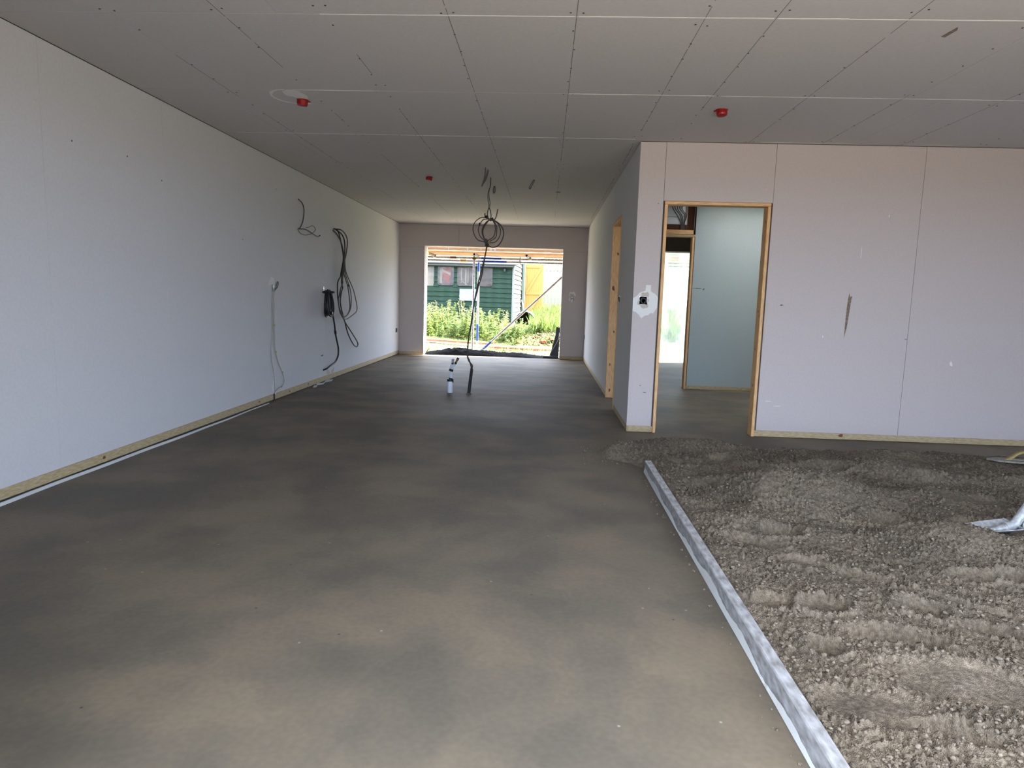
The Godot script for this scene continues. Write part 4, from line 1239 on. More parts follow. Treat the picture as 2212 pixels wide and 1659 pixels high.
func ceiling_things() -> void:
	red_cap("red plastic cap on the ceiling inside the swirl of filler, left of the room", Vector3(-1.766, HC, -4.87), 0.3)
	red_cap("red plastic cap on the ceiling in front of the partition doorway", Vector3(1.182, HC, -4.95), 2.6)
	red_cap("small distant red plastic cap on the ceiling before the hanging cables", Vector3(-1.382, HC, -7.85), 1.2)
	var grp := "short cable loops poking from the ceiling"
	var o := thing("ceiling_cable", "long double cable drooping from the ceiling in front of the hanging hank", "cable", Vector3.ZERO, grp)
	obj("cable", cable([Vector3(-0.679, 2.505, -7.224), Vector3(-0.682, 2.45, -7.224), Vector3(-0.690, 2.39, -7.22), Vector3(-0.713, 2.313, -7.224), Vector3(-0.705, 2.33, -7.23), Vector3(-0.675, 2.41, -7.23), Vector3(-0.655, 2.475, -7.23), Vector3(-0.652, 2.455, -7.225), Vector3(-0.672, 2.38, -7.22), Vector3(-0.706, 2.325, -7.215)], 0.006), M.cable_grey, o)
	o = thing("ceiling_cable", "small teardrop cable loop hanging from the ceiling behind the hank's suspension wire", "cable", Vector3.ZERO, grp)
	obj("cable", cable([Vector3(-0.676, 2.505, -8.387), Vector3(-0.686, 2.456, -8.387), Vector3(-0.682, 2.417, -8.387), Vector3(-0.669, 2.430, -8.387), Vector3(-0.666, 2.470, -8.387), Vector3(-0.672, 2.505, -8.387)], 0.006), M.cable_mid, o)
	o = thing("ceiling_cable", "slanting cable loop hanging from the ceiling to the right of the hank", "cable", Vector3.ZERO, grp)
	obj("cable", cable([Vector3(-0.182, 2.506, -7.880), Vector3(-0.209, 2.460, -7.880), Vector3(-0.233, 2.411, -7.880), Vector3(-0.223, 2.399, -7.880), Vector3(-0.200, 2.445, -7.880), Vector3(-0.179, 2.485, -7.880), Vector3(-0.184, 2.506, -7.88)], 0.006), M.cable_grey, o)
	# the hank hung in mid room
	o = thing("hanging_cable", "hank of grey cable hung from the ceiling mid room, tail trailing to the floor", "cable")
	var wires := [
		["suspension_wire", 0.004, [Vector3(-0.670, 2.503, -7.79), Vector3(-0.674, 2.424, -7.79), Vector3(-0.679, 2.387, -7.79), Vector3(-0.697, 2.326, -7.79), Vector3(-0.695, 2.252, -7.79), Vector3(-0.684, 2.202, -7.79), Vector3(-0.690, 2.150, -7.79)]],
		["suspension_wire", 0.004, [Vector3(-0.668, 2.503, -7.79), Vector3(-0.669, 2.412, -7.79), Vector3(-0.685, 2.350, -7.79), Vector3(-0.685, 2.289, -7.79), Vector3(-0.672, 2.221, -7.79), Vector3(-0.676, 2.150, -7.79)]],
		["ring", 0.0055, [Vector3(-0.680, 2.030, -7.79), Vector3(-0.698, 2.09, -7.79), Vector3(-0.690, 2.145, -7.79), Vector3(-0.678, 2.154, -7.79), Vector3(-0.664, 2.125, -7.79), Vector3(-0.657, 2.08, -7.79), Vector3(-0.660, 2.03, -7.79)]],
		["cable_loop", 0.0055, [Vector3(-0.687, 2.040, -7.79), Vector3(-0.729, 2.056, -7.79), Vector3(-0.786, 2.045, -7.79), Vector3(-0.842, 1.994, -7.79), Vector3(-0.860, 1.925, -7.79), Vector3(-0.839, 1.850, -7.79), Vector3(-0.800, 1.801, -7.79), Vector3(-0.748, 1.786, -7.79), Vector3(-0.70, 1.785, -7.79)]],
		["cable_loop", 0.0055, [Vector3(-0.681, 2.035, -7.76), Vector3(-0.738, 2.027, -7.76), Vector3(-0.769, 1.992, -7.76), Vector3(-0.790, 1.948, -7.76), Vector3(-0.792, 1.892, -7.76), Vector3(-0.765, 1.830, -7.76), Vector3(-0.70, 1.785, -7.77)]],
		["cable_loop", 0.0065, [Vector3(-0.675, 2.031, -7.81), Vector3(-0.716, 1.999, -7.81), Vector3(-0.753, 1.935, -7.81), Vector3(-0.752, 1.867, -7.81), Vector3(-0.71, 1.790, -7.80)]],
		["cable_loop", 0.0065, [Vector3(-0.670, 2.031, -7.77), Vector3(-0.706, 1.989, -7.78), Vector3(-0.740, 1.925, -7.78), Vector3(-0.742, 1.867, -7.78), Vector3(-0.715, 1.790, -7.78)]],
		["cable_loop", 0.0065, [Vector3(-0.636, 2.036, -7.79), Vector3(-0.568, 1.994, -7.79), Vector3(-0.521, 1.939, -7.79), Vector3(-0.507, 1.877, -7.79), Vector3(-0.524, 1.808, -7.79), Vector3(-0.567, 1.744, -7.79), Vector3(-0.625, 1.722, -7.79), Vector3(-0.690, 1.739, -7.79)]],
		["cable_loop", 0.0055, [Vector3(-0.630, 2.027, -7.76), Vector3(-0.578, 1.990, -7.76), Vector3(-0.548, 1.935, -7.76), Vector3(-0.543, 1.879, -7.76), Vector3(-0.561, 1.823, -7.76), Vector3(-0.604, 1.778, -7.76), Vector3(-0.680, 1.770, -7.77)]],
		["cable_loop", 0.0055, [Vector3(-0.640, 2.032, -7.81), Vector3(-0.610, 1.970, -7.81), Vector3(-0.608, 1.895, -7.81), Vector3(-0.629, 1.838, -7.81), Vector3(-0.695, 1.795, -7.80)]],
		["cable_loop", 0.0055, [Vector3(-0.636, 2.033, -7.82), Vector3(-0.595, 1.972, -7.82), Vector3(-0.590, 1.896, -7.82), Vector3(-0.604, 1.833, -7.82), Vector3(-0.680, 1.780, -7.80)]],
		["loose_end", 0.006, [Vector3(-0.640, 2.02, -7.79), Vector3(-0.610, 2.040, -7.79), Vector3(-0.595, 2.080, -7.79), Vector3(-0.581, 2.152, -7.79)]],
		["tail", 0.0075, [Vector3(-0.695, 1.785, -7.80), Vector3(-0.699, 1.735, -7.83), Vector3(-0.719, 1.634, -7.85), Vector3(-0.758, 1.461, -7.85), Vector3(-0.798, 1.287, -7.85), Vector3(-0.830, 1.112, -7.85), Vector3(-0.860, 0.883, -7.85), Vector3(-0.891, 0.670, -7.85), Vector3(-0.905, 0.492, -7.85), Vector3(-0.886, 0.403, -7.86), Vector3(-0.846, 0.351, -7.88), Vector3(-0.848, 0.310, -7.90)]],
		["tail", 0.0075, [Vector3(-0.700, 1.785, -7.80), Vector3(-0.705, 1.72, -7.85), Vector3(-0.728, 1.583, -7.87), Vector3(-0.754, 1.410, -7.87), Vector3(-0.791, 1.270, -7.87), Vector3(-0.840, 1.059, -7.87), Vector3(-0.862, 0.847, -7.87), Vector3(-0.893, 0.651, -7.87), Vector3(-0.902, 0.473, -7.87), Vector3(-0.879, 0.402, -7.88), Vector3(-0.862, 0.340, -7.90), Vector3(-0.858, 0.300, -7.90)]],
	]
	for w in wires:
		obj(w[0], cable(w[2], w[1], 5), M.cable_mid, o)
	# wrapped knots
	for e in [[Vector3(-0.650, 2.035, -7.79), Vector3(-0.2, 0.9, 0.1), 3], [Vector3(-0.712, 1.785, -7.79), Vector3(0.6, 0.7, 0.1), 4], [Vector3(-0.696, 1.748, -7.80), Vector3(0.2, 0.9, 0.0), 3]]:
		var ax: Vector3 = e[1].normalized()
		var sd := ax.cross(Vector3.BACK).normalized()
		var pts := []
		for k in 10 * int(e[2]):
			var a := TAU * k / 10.0
			pts.append(e[0] + ax * (-0.018 + 0.012 * k / 10.0) + sd * 0.020 * cos(a) + Vector3.BACK * 0.026 * sin(a))
		obj("wrap", cable(pts, 0.0055, 2), M.cable_grey if e[2] == 4 else M.cable_mid, o)
	obj("connector", box_c(Vector3(0.034, 0.03, 0.02), 0.004), M.dark_red, o, Vector3(-0.713, 2.062, -7.785))
	obj("connector", box_c(Vector3(0.012, 0.03, 0.012), 0.003), M.dark_red, o, Vector3(-0.726, 2.088, -7.785))
	obj("connector", box_c(Vector3(0.018, 0.036, 0.016), 0.004), M.black_plastic, o, Vector3(-0.783, 1.975, -7.755))
	obj("tape", box_c(Vector3(0.022, 0.026, 0.02), 0.005), M.yellow_tape, o, Vector3(-0.672, 1.778, -7.765))


func pipes() -> void:
	var o := thing("conduit_stub", "black conduit stub rising from the screed, taking the hanging cable's tail", "conduit", Vector3(-0.889, 0, -7.90))
	var st := st_new()
	tube(st, PackedVector3Array([Vector3(0, -0.02, 0), Vector3(0.036, 0.31, 0)]), 0.015, 12, false)
	tube(st, PackedVector3Array([Vector3(0.017, -0.02, 0.012), Vector3(0.046, 0.30, 0.012)]), 0.010, 10, false)
	obj("conduit", st.commit(), M.black_plastic, o)
	obj("collar", lathe([Vector2(0.036, 0), Vector2(0.031, 0.010), Vector2(0.012, 0.014)], 14), M.clod, o, Vector3(0.009, 0, 0.006))
	o = thing("water_pipe_stub", "white plastic water pipes taped together, rising from a white sleeve in the screed", "pipe", Vector3(-1.116, 0, -7.957))
	obj("sleeve", lathe([Vector2(0.034, -0.01), Vector2(0.033, 0.13), Vector2(0.030, 0.15), Vector2(0.020, 0.158), Vector2(0, 0.158)], 20), M.white_plastic, o)
	obj("tape", lathe([Vector2(0.034, 0.137), Vector2(0.0365, 0.139), Vector2(0.0365, 0.164), Vector2(0.030, 0.166), Vector2(0, 0.166)], 20), M.black_plastic, o)
	obj("tape", box_c(Vector3(0.012, 0.045, 0.03), 0.004), M.black_plastic, o, Vector3(0.036, 0.145, 0.005))
	obj("pipe", cable([Vector3(-0.006, 0.15, 0), Vector3(-0.001, 0.22, 0), Vector3(0.010, 0.29, 0), Vector3(0.018, 0.345, 0), Vector3(0.024, 0.375, 0)], 0.0115, 5, false, 12), M.white_plastic, o)
	obj("pipe", cable([Vector3(0.010, 0.15, 0.012), Vector3(0.014, 0.22, 0.012), Vector3(0.024, 0.285, 0.012), Vector3(0.045, 0.335, 0.012), Vector3(0.062, 0.37, 0.012)], 0.0115, 5, false, 12), M.white_plastic, o)
	obj("tape", rod(Vector3(0.008, 0.262, 0.006), Vector3(0.016, 0.288, 0.006), 0.026, 16), M.black_plastic, o)
	obj("tape", rod(Vector3(0.004, 0.168, 0.006), Vector3(0.006, 0.180, 0.006), 0.024, 16), M.black_plastic, o)
	for e in [[Vector3(0.024, 0.345, 0), Vector3(0.030, 0.41, 0), M.steel], [Vector3(0.058, 0.35, 0.012), Vector3(0.096, 0.425, 0.012), M.copper]]:
		var a: Vector3 = e[0]
		var b: Vector3 = e[1]
		obj("valve", rod(a, a.lerp(b, 0.3), 0.0145, 12), M.black_plastic, o)
		obj("valve", rod(a.lerp(b, 0.3), a.lerp(b, 0.55), 0.0115, 12), e[2], o)
		obj("valve", rod(a.lerp(b, 0.55), a.lerp(b, 0.8), 0.0145, 12), e[2], o)
		obj("valve", rod(a.lerp(b, 0.8), b, 0.015, 12), M.black_plastic if e[2] == M.copper else M.steel, o)


# ------------------------------------------------------------------ outside
var fn_gnd := FastNoiseLite.new()

func ground_y(x: float, z: float) -> float:
	var d := -z - 13.25
	var y := -0.09 + 0.10 * smoothstep(1.8, 2.8, d) + 0.12 * smoothstep(2.4, 3.4, d) + 0.24 * smoothstep(3.0, 7.0, d) + 0.2 * smoothstep(6.5, 10.0, d)
	y += 0.10 * smoothstep(1.0, 3.5, d) * smoothstep(-1.0, -2.8, x)
	y += 0.16 * exp(-pow((x - 0.15) / 0.8, 2.0) - pow((d - 3.6) / 0.5, 2.0))
	return y + 0.03 * fn_gnd.get_noise_2d(x, z) * smoothstep(0.3, 2.0, d)


func ground_mesh(x0: float, x1: float, z0: float, z1: float, nx: int, nz: int, flat := false) -> ArrayMesh:
	var st := st_new()
	for j in nz + 1:
		for i in nx + 1:
			var x := lerpf(x0, x1, float(i) / nx)
			var z := lerpf(z0, z1, float(j) / nz)
			st.add_vertex(Vector3(x, -0.1 if flat else ground_y(x, z), z))
	for j in nz:
		for i in nx:
			var a := j * (nx + 1) + i
			for e in [a, a + 1, a + nx + 1, a + 1, a + nx + 2, a + nx + 1]:
				st.add_index(e)
	st.generate_normals()
	return st.commit()


func outside() -> void:
	fn_gnd.seed = 3
	fn_gnd.frequency = 1.4
	tag(struct("ground_front", ground_mesh(-30, 30, 40, -0.5, 4, 4, true), M.patio), "pale ground in front of the house", "ground")
	tag(struct("ground_back", ground_mesh(-14, 14, -15.9, -40, 140, 120), M.turf), "rough ground behind the house rising to the shed", "ground")
	tag(struct("ground_strip", ground_mesh(-14, 14, -13.2, -15.9, 140, 14), M.hardcore), "pale trodden hardcore ground along the back of the house", "ground")
	scaffold()
	shed()
	gate_and_fence()
	clutter()
	plants()


func scaffold() -> void:
	var g1 := "scaffold standards"
	var o := thing("scaffold_pole", "grey upright scaffold pole standing in the far opening", "scaffold pole", Vector3(-1.55, -0.1, -14.4), g1)
	obj("tube", pipe(Vector3.ZERO, Vector3(0, 2.11, 0), 0.0245), M.galv_tube, o)
	obj("base_plate", box_c(Vector3(0.15, 0.008, 0.15), 0.002), M.galv_tube, o, Vector3(0, 0.004, 0))
	obj("coupler", box_c(Vector3(0.075, 0.05, 0.075), 0.01), M.rust, o, Vector3(0, 2.06, 0.0))
	o = thing("scaffold_pole", "white scaffold pole with blue painted bands just behind the grey one", "scaffold pole", Vector3(-1.475, -0.1, -14.66), g1)
	obj("tube", pipe(Vector3.ZERO, Vector3(0, 2.05, 0), 0.0235), M.white_paint, o)
	obj("blue_band", pipe(Vector3(0, 0.30, 0), Vector3(0, 0.66, 0), 0.0252, 0.002), M.blue_paint, o)
	obj("blue_band", pipe(Vector3(0, 1.80, 0), Vector3(0, 2.0, 0), 0.0252, 0.002), M.blue_paint, o)
	obj("base_plate", box_c(Vector3(0.15, 0.008, 0.15), 0.002), M.galv_tube, o, Vector3(0, 0.004, 0))
	for e in [[Vector3(2.32, -0.1, -14.4), "grey scaffold pole seen dimly through the polythene sheet"], [Vector3(2.95, -0.1, -14.6), "second scaffold pole behind the polythene sheet, further right"]]:
		o = thing("scaffold_pole", e[1], "scaffold pole", e[0], g1)
		obj("tube", pipe(Vector3.ZERO, Vector3(0, 2.2, 0), 0.0245), M.galv_tube, o)
	o = thing("scaffold_brace", "diagonal scaffold tube leaning across the right half of the far opening", "scaffold pole")
	var a := Vector3(-1.42, -0.06, -14.50)
	var b := Vector3(0.62, 1.90, -14.35)
	obj("tube", pipe(a, b, 0.0245), M.galv_tube, o)
	obj("blue_band", pipe(a.lerp(b, 0.02), a.lerp(b, 0.13), 0.026, 0.002), M.blue_paint, o)
	# ledgers
	o = thing("scaffold_ledger", "upper long horizontal scaffold tube across the far opening, partly blue", "scaffold pole", Vector3.ZERO, "scaffold ledgers")
	obj("tube", pipe(Vector3(-5, 1.972, -14.43), Vector3(4.5, 1.966, -14.43), 0.0225), M.galv_tube, o)
	obj("blue_band", pipe(Vector3(-1.40, 1.970, -14.43), Vector3(-0.98, 1.970, -14.43), 0.0240, 0.002), M.blue_paint, o)
	obj("coupler", box_c(Vector3(0.14, 0.05, 0.06), 0.012), M.rust, o, Vector3(-2.0, 1.972, -14.42))
	obj("coupler", box_c(Vector3(0.07, 0.06, 0.07), 0.012), M.steel, o, Vector3(-2.40, 1.985, -14.42))
	obj("coupler", box_c(Vector3(0.06, 0.06, 0.07), 0.012), M.steel, o, Vector3(-0.36, 1.985, -14.42))
	o = thing("scaffold_ledger", "lower long horizontal scaffold tube just beneath the upper one", "scaffold pole", Vector3.ZERO, "scaffold ledgers")
	obj("tube", pipe(Vector3(-5, 1.915, -14.55), Vector3(4.5, 1.906, -14.55), 0.0225), M.galv_tube, o)
	obj("blue_band", pipe(Vector3(-1.40, 1.912, -14.55), Vector3(-0.87, 1.912, -14.55), 0.0240, 0.002), M.blue_paint, o)
	obj("coupler", box_c(Vector3(0.15, 0.055, 0.06), 0.012), M.brass, o, Vector3(-1.80, 1.915, -14.53))
	# transoms that point at the room
	var n := 0
	for e in [[-2.42, "yellow capped scaffold tube end under the boards at the left"], [-1.465, "open ended scaffold tube above the grey pole"], [-0.415, "open ended scaffold tube above the yellow gate"]]:
		o = thing("scaffold_transom", e[1], "scaffold pole", Vector3(e[0], 2.0, -13.62), "scaffold transoms")
		obj("tube", pipe(Vector3(0, 0, 0), Vector3(0, 0, -1.4), 0.0245, 0.005), M.galv_tube, o)
		if n == 0:
			obj("cap", lathe([Vector2(0, 0), Vector2(0.026, 0), Vector2(0.028, 0.006), Vector2(0.028, 0.03)], 16), M.yellow_cap, o, Vector3(0, 0, 0.008)).rotation.x = -PI / 2
		n += 1
	# boards on top
	for k in 4:
		o = thing("scaffold_board", ["nearest scaffold board of the deck over the far opening", "second scaffold board of the deck over the far opening", "third scaffold board of the deck over the far opening", "farthest scaffold board of the deck"][k], "scaffold board", Vector3(-0.5, 2.045 - 0.003 * (k % 2), -13.78 - 0.235 * k), "scaffold boards")
		obj("plank", box_c(Vector3(9.0, 0.038, 0.225), 0.004), M.rough_timber, o)
	o = thing("toe_board", "pale timber toe board along the near edge of the scaffold deck", "timber", Vector3(-0.5, 2.125, -13.60))
	obj("plank", box_c(Vector3(9.0, 0.115, 0.038), 0.004), M.rough_timber, o)
	for x in [-1.83, -1.45, -1.18, -0.98, -0.90]:
		obj("white_mark", box_c(Vector3(0.05 if x > -1.0 else 0.02, 0.10, 0.002), 0.0), M.white_paint, o, Vector3(x + 0.5 - 0.15, 0.0, 0.0195))


func shed() -> void:
	var o := thing("garden_shed", "dark green weatherboard shed used as site office behind the weeds", "shed")
	var zf := -20.2
	var x0 := -6.2
	var x1 := -1.0
	var pitch := 0.1425
	var ybase := 0.30
	# window slots along x
	var wins := [[-4.05, -3.36], [-3.26, -2.77], [-2.67, -2.16], [-2.04, -1.61]]
	var tilt := Basis(Vector3.RIGHT, -0.2)
	for k in 13:
		var y := ybase + pitch * (k + 0.5)
		var spans := [[x0, x1]]
		if y > 1.46 and y < 2.02:
			spans = [[x0, wins[0][0] + 0.03], [wins[0][1] - 0.03, wins[1][0] + 0.03], [wins[1][1] - 0.03, wins[2][0] + 0.03], [wins[2][1] - 0.03, wins[3][0] + 0.03], [wins[3][1] - 0.03, x1]]
		for s in spans:
			var st := st_new()
			bx(st, Vector3((s[0] + s[1]) / 2, y, zf), Vector3(s[1] - s[0], pitch + 0.02, 0.018), 0.002, tilt)
			obj("cladding_board", st.commit(), M.shed_green, o)
	# gable end, paler, running back from the corner
	var a := Vector3(x1 + 0.005, 0, zf)
	var b := Vector3(-0.86, 0, -22.7)
	var dir := (b - a).normalized()
	var nrm := Vector3(-dir.z, 0, dir.x)
	var top_y := 2.16
	for k in 14:
		var y := ybase + pitch * (k + 0.5)
		var st := st_new()
		var bs := Basis(nrm, Vector3.UP, nrm.cross(Vector3.UP)) * Basis(Vector3.BACK, 0.22)
		bx(st, (a + b) * 0.5 + Vector3(0, y, 0), Vector3(0.018, pitch + 0.02, (b - a).length()), 0.002, bs)
		obj("end_board", st.commit(), M.shed_white, o)
	obj("corner_post", box_mesh(Vector3(x1 - 0.02, ybase, zf - 0.05), Vector3(x1 + 0.035, 2.08, zf + 0.03), 0.004), M.shed_white, o)
	# inside: back and floor
	obj("inner_wall", box_mesh(Vector3(x0, 0.3, -22.75), Vector3(-1.1, 2.2, -22.70)), M.shed_inside, o)
	obj("inner_wall", box_mesh(Vector3(x0 - 0.05, 0.3, -22.75), Vector3(x0, 2.2, zf)), M.shed_inside, o)
	obj("inner_floor", box_mesh(Vector3(x0, 0.26, -22.7), Vector3(-1.1, 0.32, zf - 0.02)), M.shed_inside, o)
	# roof: two slopes
	var st2 := st_new()
	bx(st2, Vector3(-3.6, 2.36, -20.75), Vector3(5.5, 0.03, 1.45), 0.003, Basis(Vector3.RIGHT, 0.32))
	bx(st2, Vector3(-3.6, 2.36, -22.1), Vector3(5.5, 0.03, 1.45), 0.003, Basis(Vector3.RIGHT, -0.32))
	obj("roof", st2.commit(), M.roof_felt, o)
	obj("fascia", box_mesh(Vector3(-6.3, 2.075, zf + 0.06), Vector3(-0.95, 2.15, zf + 0.085), 0.003), M.roof_felt, o)
	obj("gutter", rod(Vector3(-6.3, 2.062, zf + 0.13), Vector3(-0.99, 2.055, zf + 0.13), 0.035, 12), M.gutter, o)
	# windows
	for k in 4:
		var w: Array = wins[k]
		var wd: float = w[1] - w[0]
		var p := Vector3((w[0] + w[1]) / 2, 1.755, zf + 0.03)
		obj("window", slab(rounded(wd, 0.58, 0.07), p, Vector3.RIGHT, Vector3.UP, 0.006), M.perspex, o)
	obj("lamp_bracket", box_c(Vector3(0.06, 0.10, 0.08), 0.01), M.gutter, o, Vector3(-1.25, 1.96, zf + 0.08))
	# things seen inside
	var j := thing("orange_jacket", "orange jacket with a white band hanging behind the second shed window", "jacket", Vector3(-3.02, 1.52, zf - 0.14))
	st2 = st_new()
	slab_into(st2, PackedVector2Array([Vector2(-0.11, 0.05), Vector2(0.03, -0.02), Vector2(0.10, 0.12), Vector2(0.13, 0.30), Vector2(0.12, 0.52), Vector2(-0.11, 0.52)]), Vector3.ZERO, Vector3.RIGHT, Vector3.UP, 0.06)
	obj("body", st2.commit(), M.orange_cloth, j)
	obj("band", slab(PackedVector2Array([Vector2(-0.11, 0.36), Vector2(0.125, 0.25), Vector2(0.125, 0.32), Vector2(-0.11, 0.43)]), Vector3(0, 0, 0.033), Vector3.RIGHT, Vector3.UP, 0.006), M.white_band, j)
	obj("sleeve", slab(PackedVector2Array([Vector2(-0.20, 0.02), Vector2(-0.13, 0.0), Vector2(-0.11, 0.5), Vector2(-0.2, 0.5)]), Vector3(0, 0, 0.02), Vector3.RIGHT, Vector3.UP, 0.05), M.white_band, j)
	obj("lining", slab(PackedVector2Array([Vector2(-0.12, -0.06), Vector2(0.08, -0.06), Vector2(0.03, 0.0), Vector2(-0.02, 0.08), Vector2(-0.11, 0.14)]), Vector3(0, 0, 0.036), Vector3.RIGHT, Vector3.UP, 0.01), M.navy_cloth, j)
	var c := thing("grey_curtain", "crumpled grey plastic curtain behind the third shed window", "curtain", Vector3(-2.42, 1.46, zf - 0.12))
	for k in 7:
		obj("fold", rod(Vector3(-0.22 + 0.07 * k, 0.04 + 0.05 * (k % 3), 0), Vector3(-0.20 + 0.065 * k, 0.56, 0.01), 0.02 + 0.008 * (k % 2), 8), M.white_band if k in [1, 3, 4] else M.grey_cloth, c)
	obj("pole", rod(Vector3(-0.24, 0.22, 0.05), Vector3(0.06, 0.03, 0.05), 0.012, 8), M.white_paint, c)
	var w2 := thing("leaning_sheet", "pale leaning sheet behind the leftmost shed window", "sheet", Vector3(-3.62, 1.44, zf - 0.10))
	obj("panel", slab(PackedVector2Array([Vector2(-0.12, 0), Vector2(0.26, 0), Vector2(0.24, 0.6), Vector2(0.06, 0.6)]), Vector3.ZERO, Vector3.RIGHT, Vector3.UP, 0.02), M.white_band, w2)
	# sign
	var s := thing("office_sign", "pale blue site office sign fixed to the green shed", "sign", Vector3(-2.31, 1.205, zf + 0.035))
	obj("panel", box_c(Vector3(0.56, 0.345, 0.012), 0.002), M.sign_board, s)
	var tm := TextMesh.new()
	tm.text = "Site Office"
	var sf := SystemFont.new()
	sf.font_names = PackedStringArray(["Droid Sans"])
	tm.font = sf
	tm.font_size = 64
	tm.pixel_size = 0.0019
	tm.depth = 0.004
	obj("lettering_shadow", tm, M.sign_ink, s, Vector3(0.0, 0.086, 0.0065))
	obj("lettering", tm, M.sign_text, s, Vector3(-0.004, 0.092, 0.0085))
	obj("text_line", box_c(Vector3(0.14, 0.035, 0.003), 0.001), M.sign_text, s, Vector3(0.0, -0.02, 0.007))
	obj("text_line", box_c(Vector3(0.26, 0.03, 0.003), 0.001), M.sign_text, s, Vector3(0.0, -0.095, 0.007))


func gate_and_fence() -> void:
	var z := -21.5
	var g := thing("wooden_gate", "yellow pine ledged and braced gate standing right of the shed", "gate", Vector3(-0.39, 0.45, z))
	for k in 8:
		obj("plank", box_c(Vector3(0.0722, 1.78, 0.02), 0.006), M.gate_wood, g, Vector3(-0.255 + 0.0725 * k, 0.89 + 0.004 * (k % 3), 0))
	for y in [0.14, 0.86, 1.70]:
		obj("ledge", box_c(Vector3(0.50, 0.085, 0.025), 0.004), M.gate_wood, g, Vector3(-0.01, y, 0.022))
	for e in [[Vector3(-0.22, 0.90, 0.022), Vector3(0.21, 1.66, 0.022)], [Vector3(-0.20, 0.18, 0.022), Vector3(0.22, 0.82, 0.022)]]:
		var st := st_new()
		bar(st, e[0], e[1], 0.025, 0.07, Vector3.BACK, 0.003)
		obj("brace", st.commit(), M.gate_wood, g)
	var p := thing("gate_post", "green grey post on the hinge side of the yellow gate", "post", Vector3(-0.725, 0.4, z + 0.1))
	obj("post", box_c(Vector3(0.07, 1.85, 0.09), 0.006), M.post_green, p, Vector3(0, 0.925, 0))
	var q := thing("rusty_panel", "dark red brown panel in the gap between shed and gate", "panel", Vector3(-0.83, 0.4, -22.85))
	obj("sheet", box_c(Vector3(0.16, 1.9, 0.03), 0.004), M.dark_red, q, Vector3(0, 0.95, 0))
	obj("brick_infill", box_c(Vector3(0.09, 0.35, 0.02), 0.004), M.rubble_grey, q, Vector3(0.02, 1.18, 0.028))
	var stick := thing("bent_stick", "pale bent stick leaning beside the gate post", "stick", Vector3(-0.70, ground_y(-0.64, z + 0.35) - 0.02, z + 0.35))
	obj("stick", cable([Vector3(0.06, 0, 0), Vector3(0.05, 0.25, 0), Vector3(0.0, 0.48, 0), Vector3(-0.06, 0.68, 0)], 0.012, 5), M.white_band, stick)
	var f := thing("picket_fence", "pale vertical board fence beyond the tall grass", "fence")
	for k in 34:
		obj("picket", box_c(Vector3(0.105, 2.0 + 0.02 * sin(k * 2.3), 0.02), 0.003), M.fence_wood, f, Vector3(-0.06 + 0.122 * k, 1.55, -23.0 + 0.01 * (k % 2)))
	for y in [0.95, 2.1]:
		obj("rail", box_c(Vector3(4.3, 0.08, 0.04), 0.004), M.fence_wood, f, Vector3(2.0, y, -23.05))


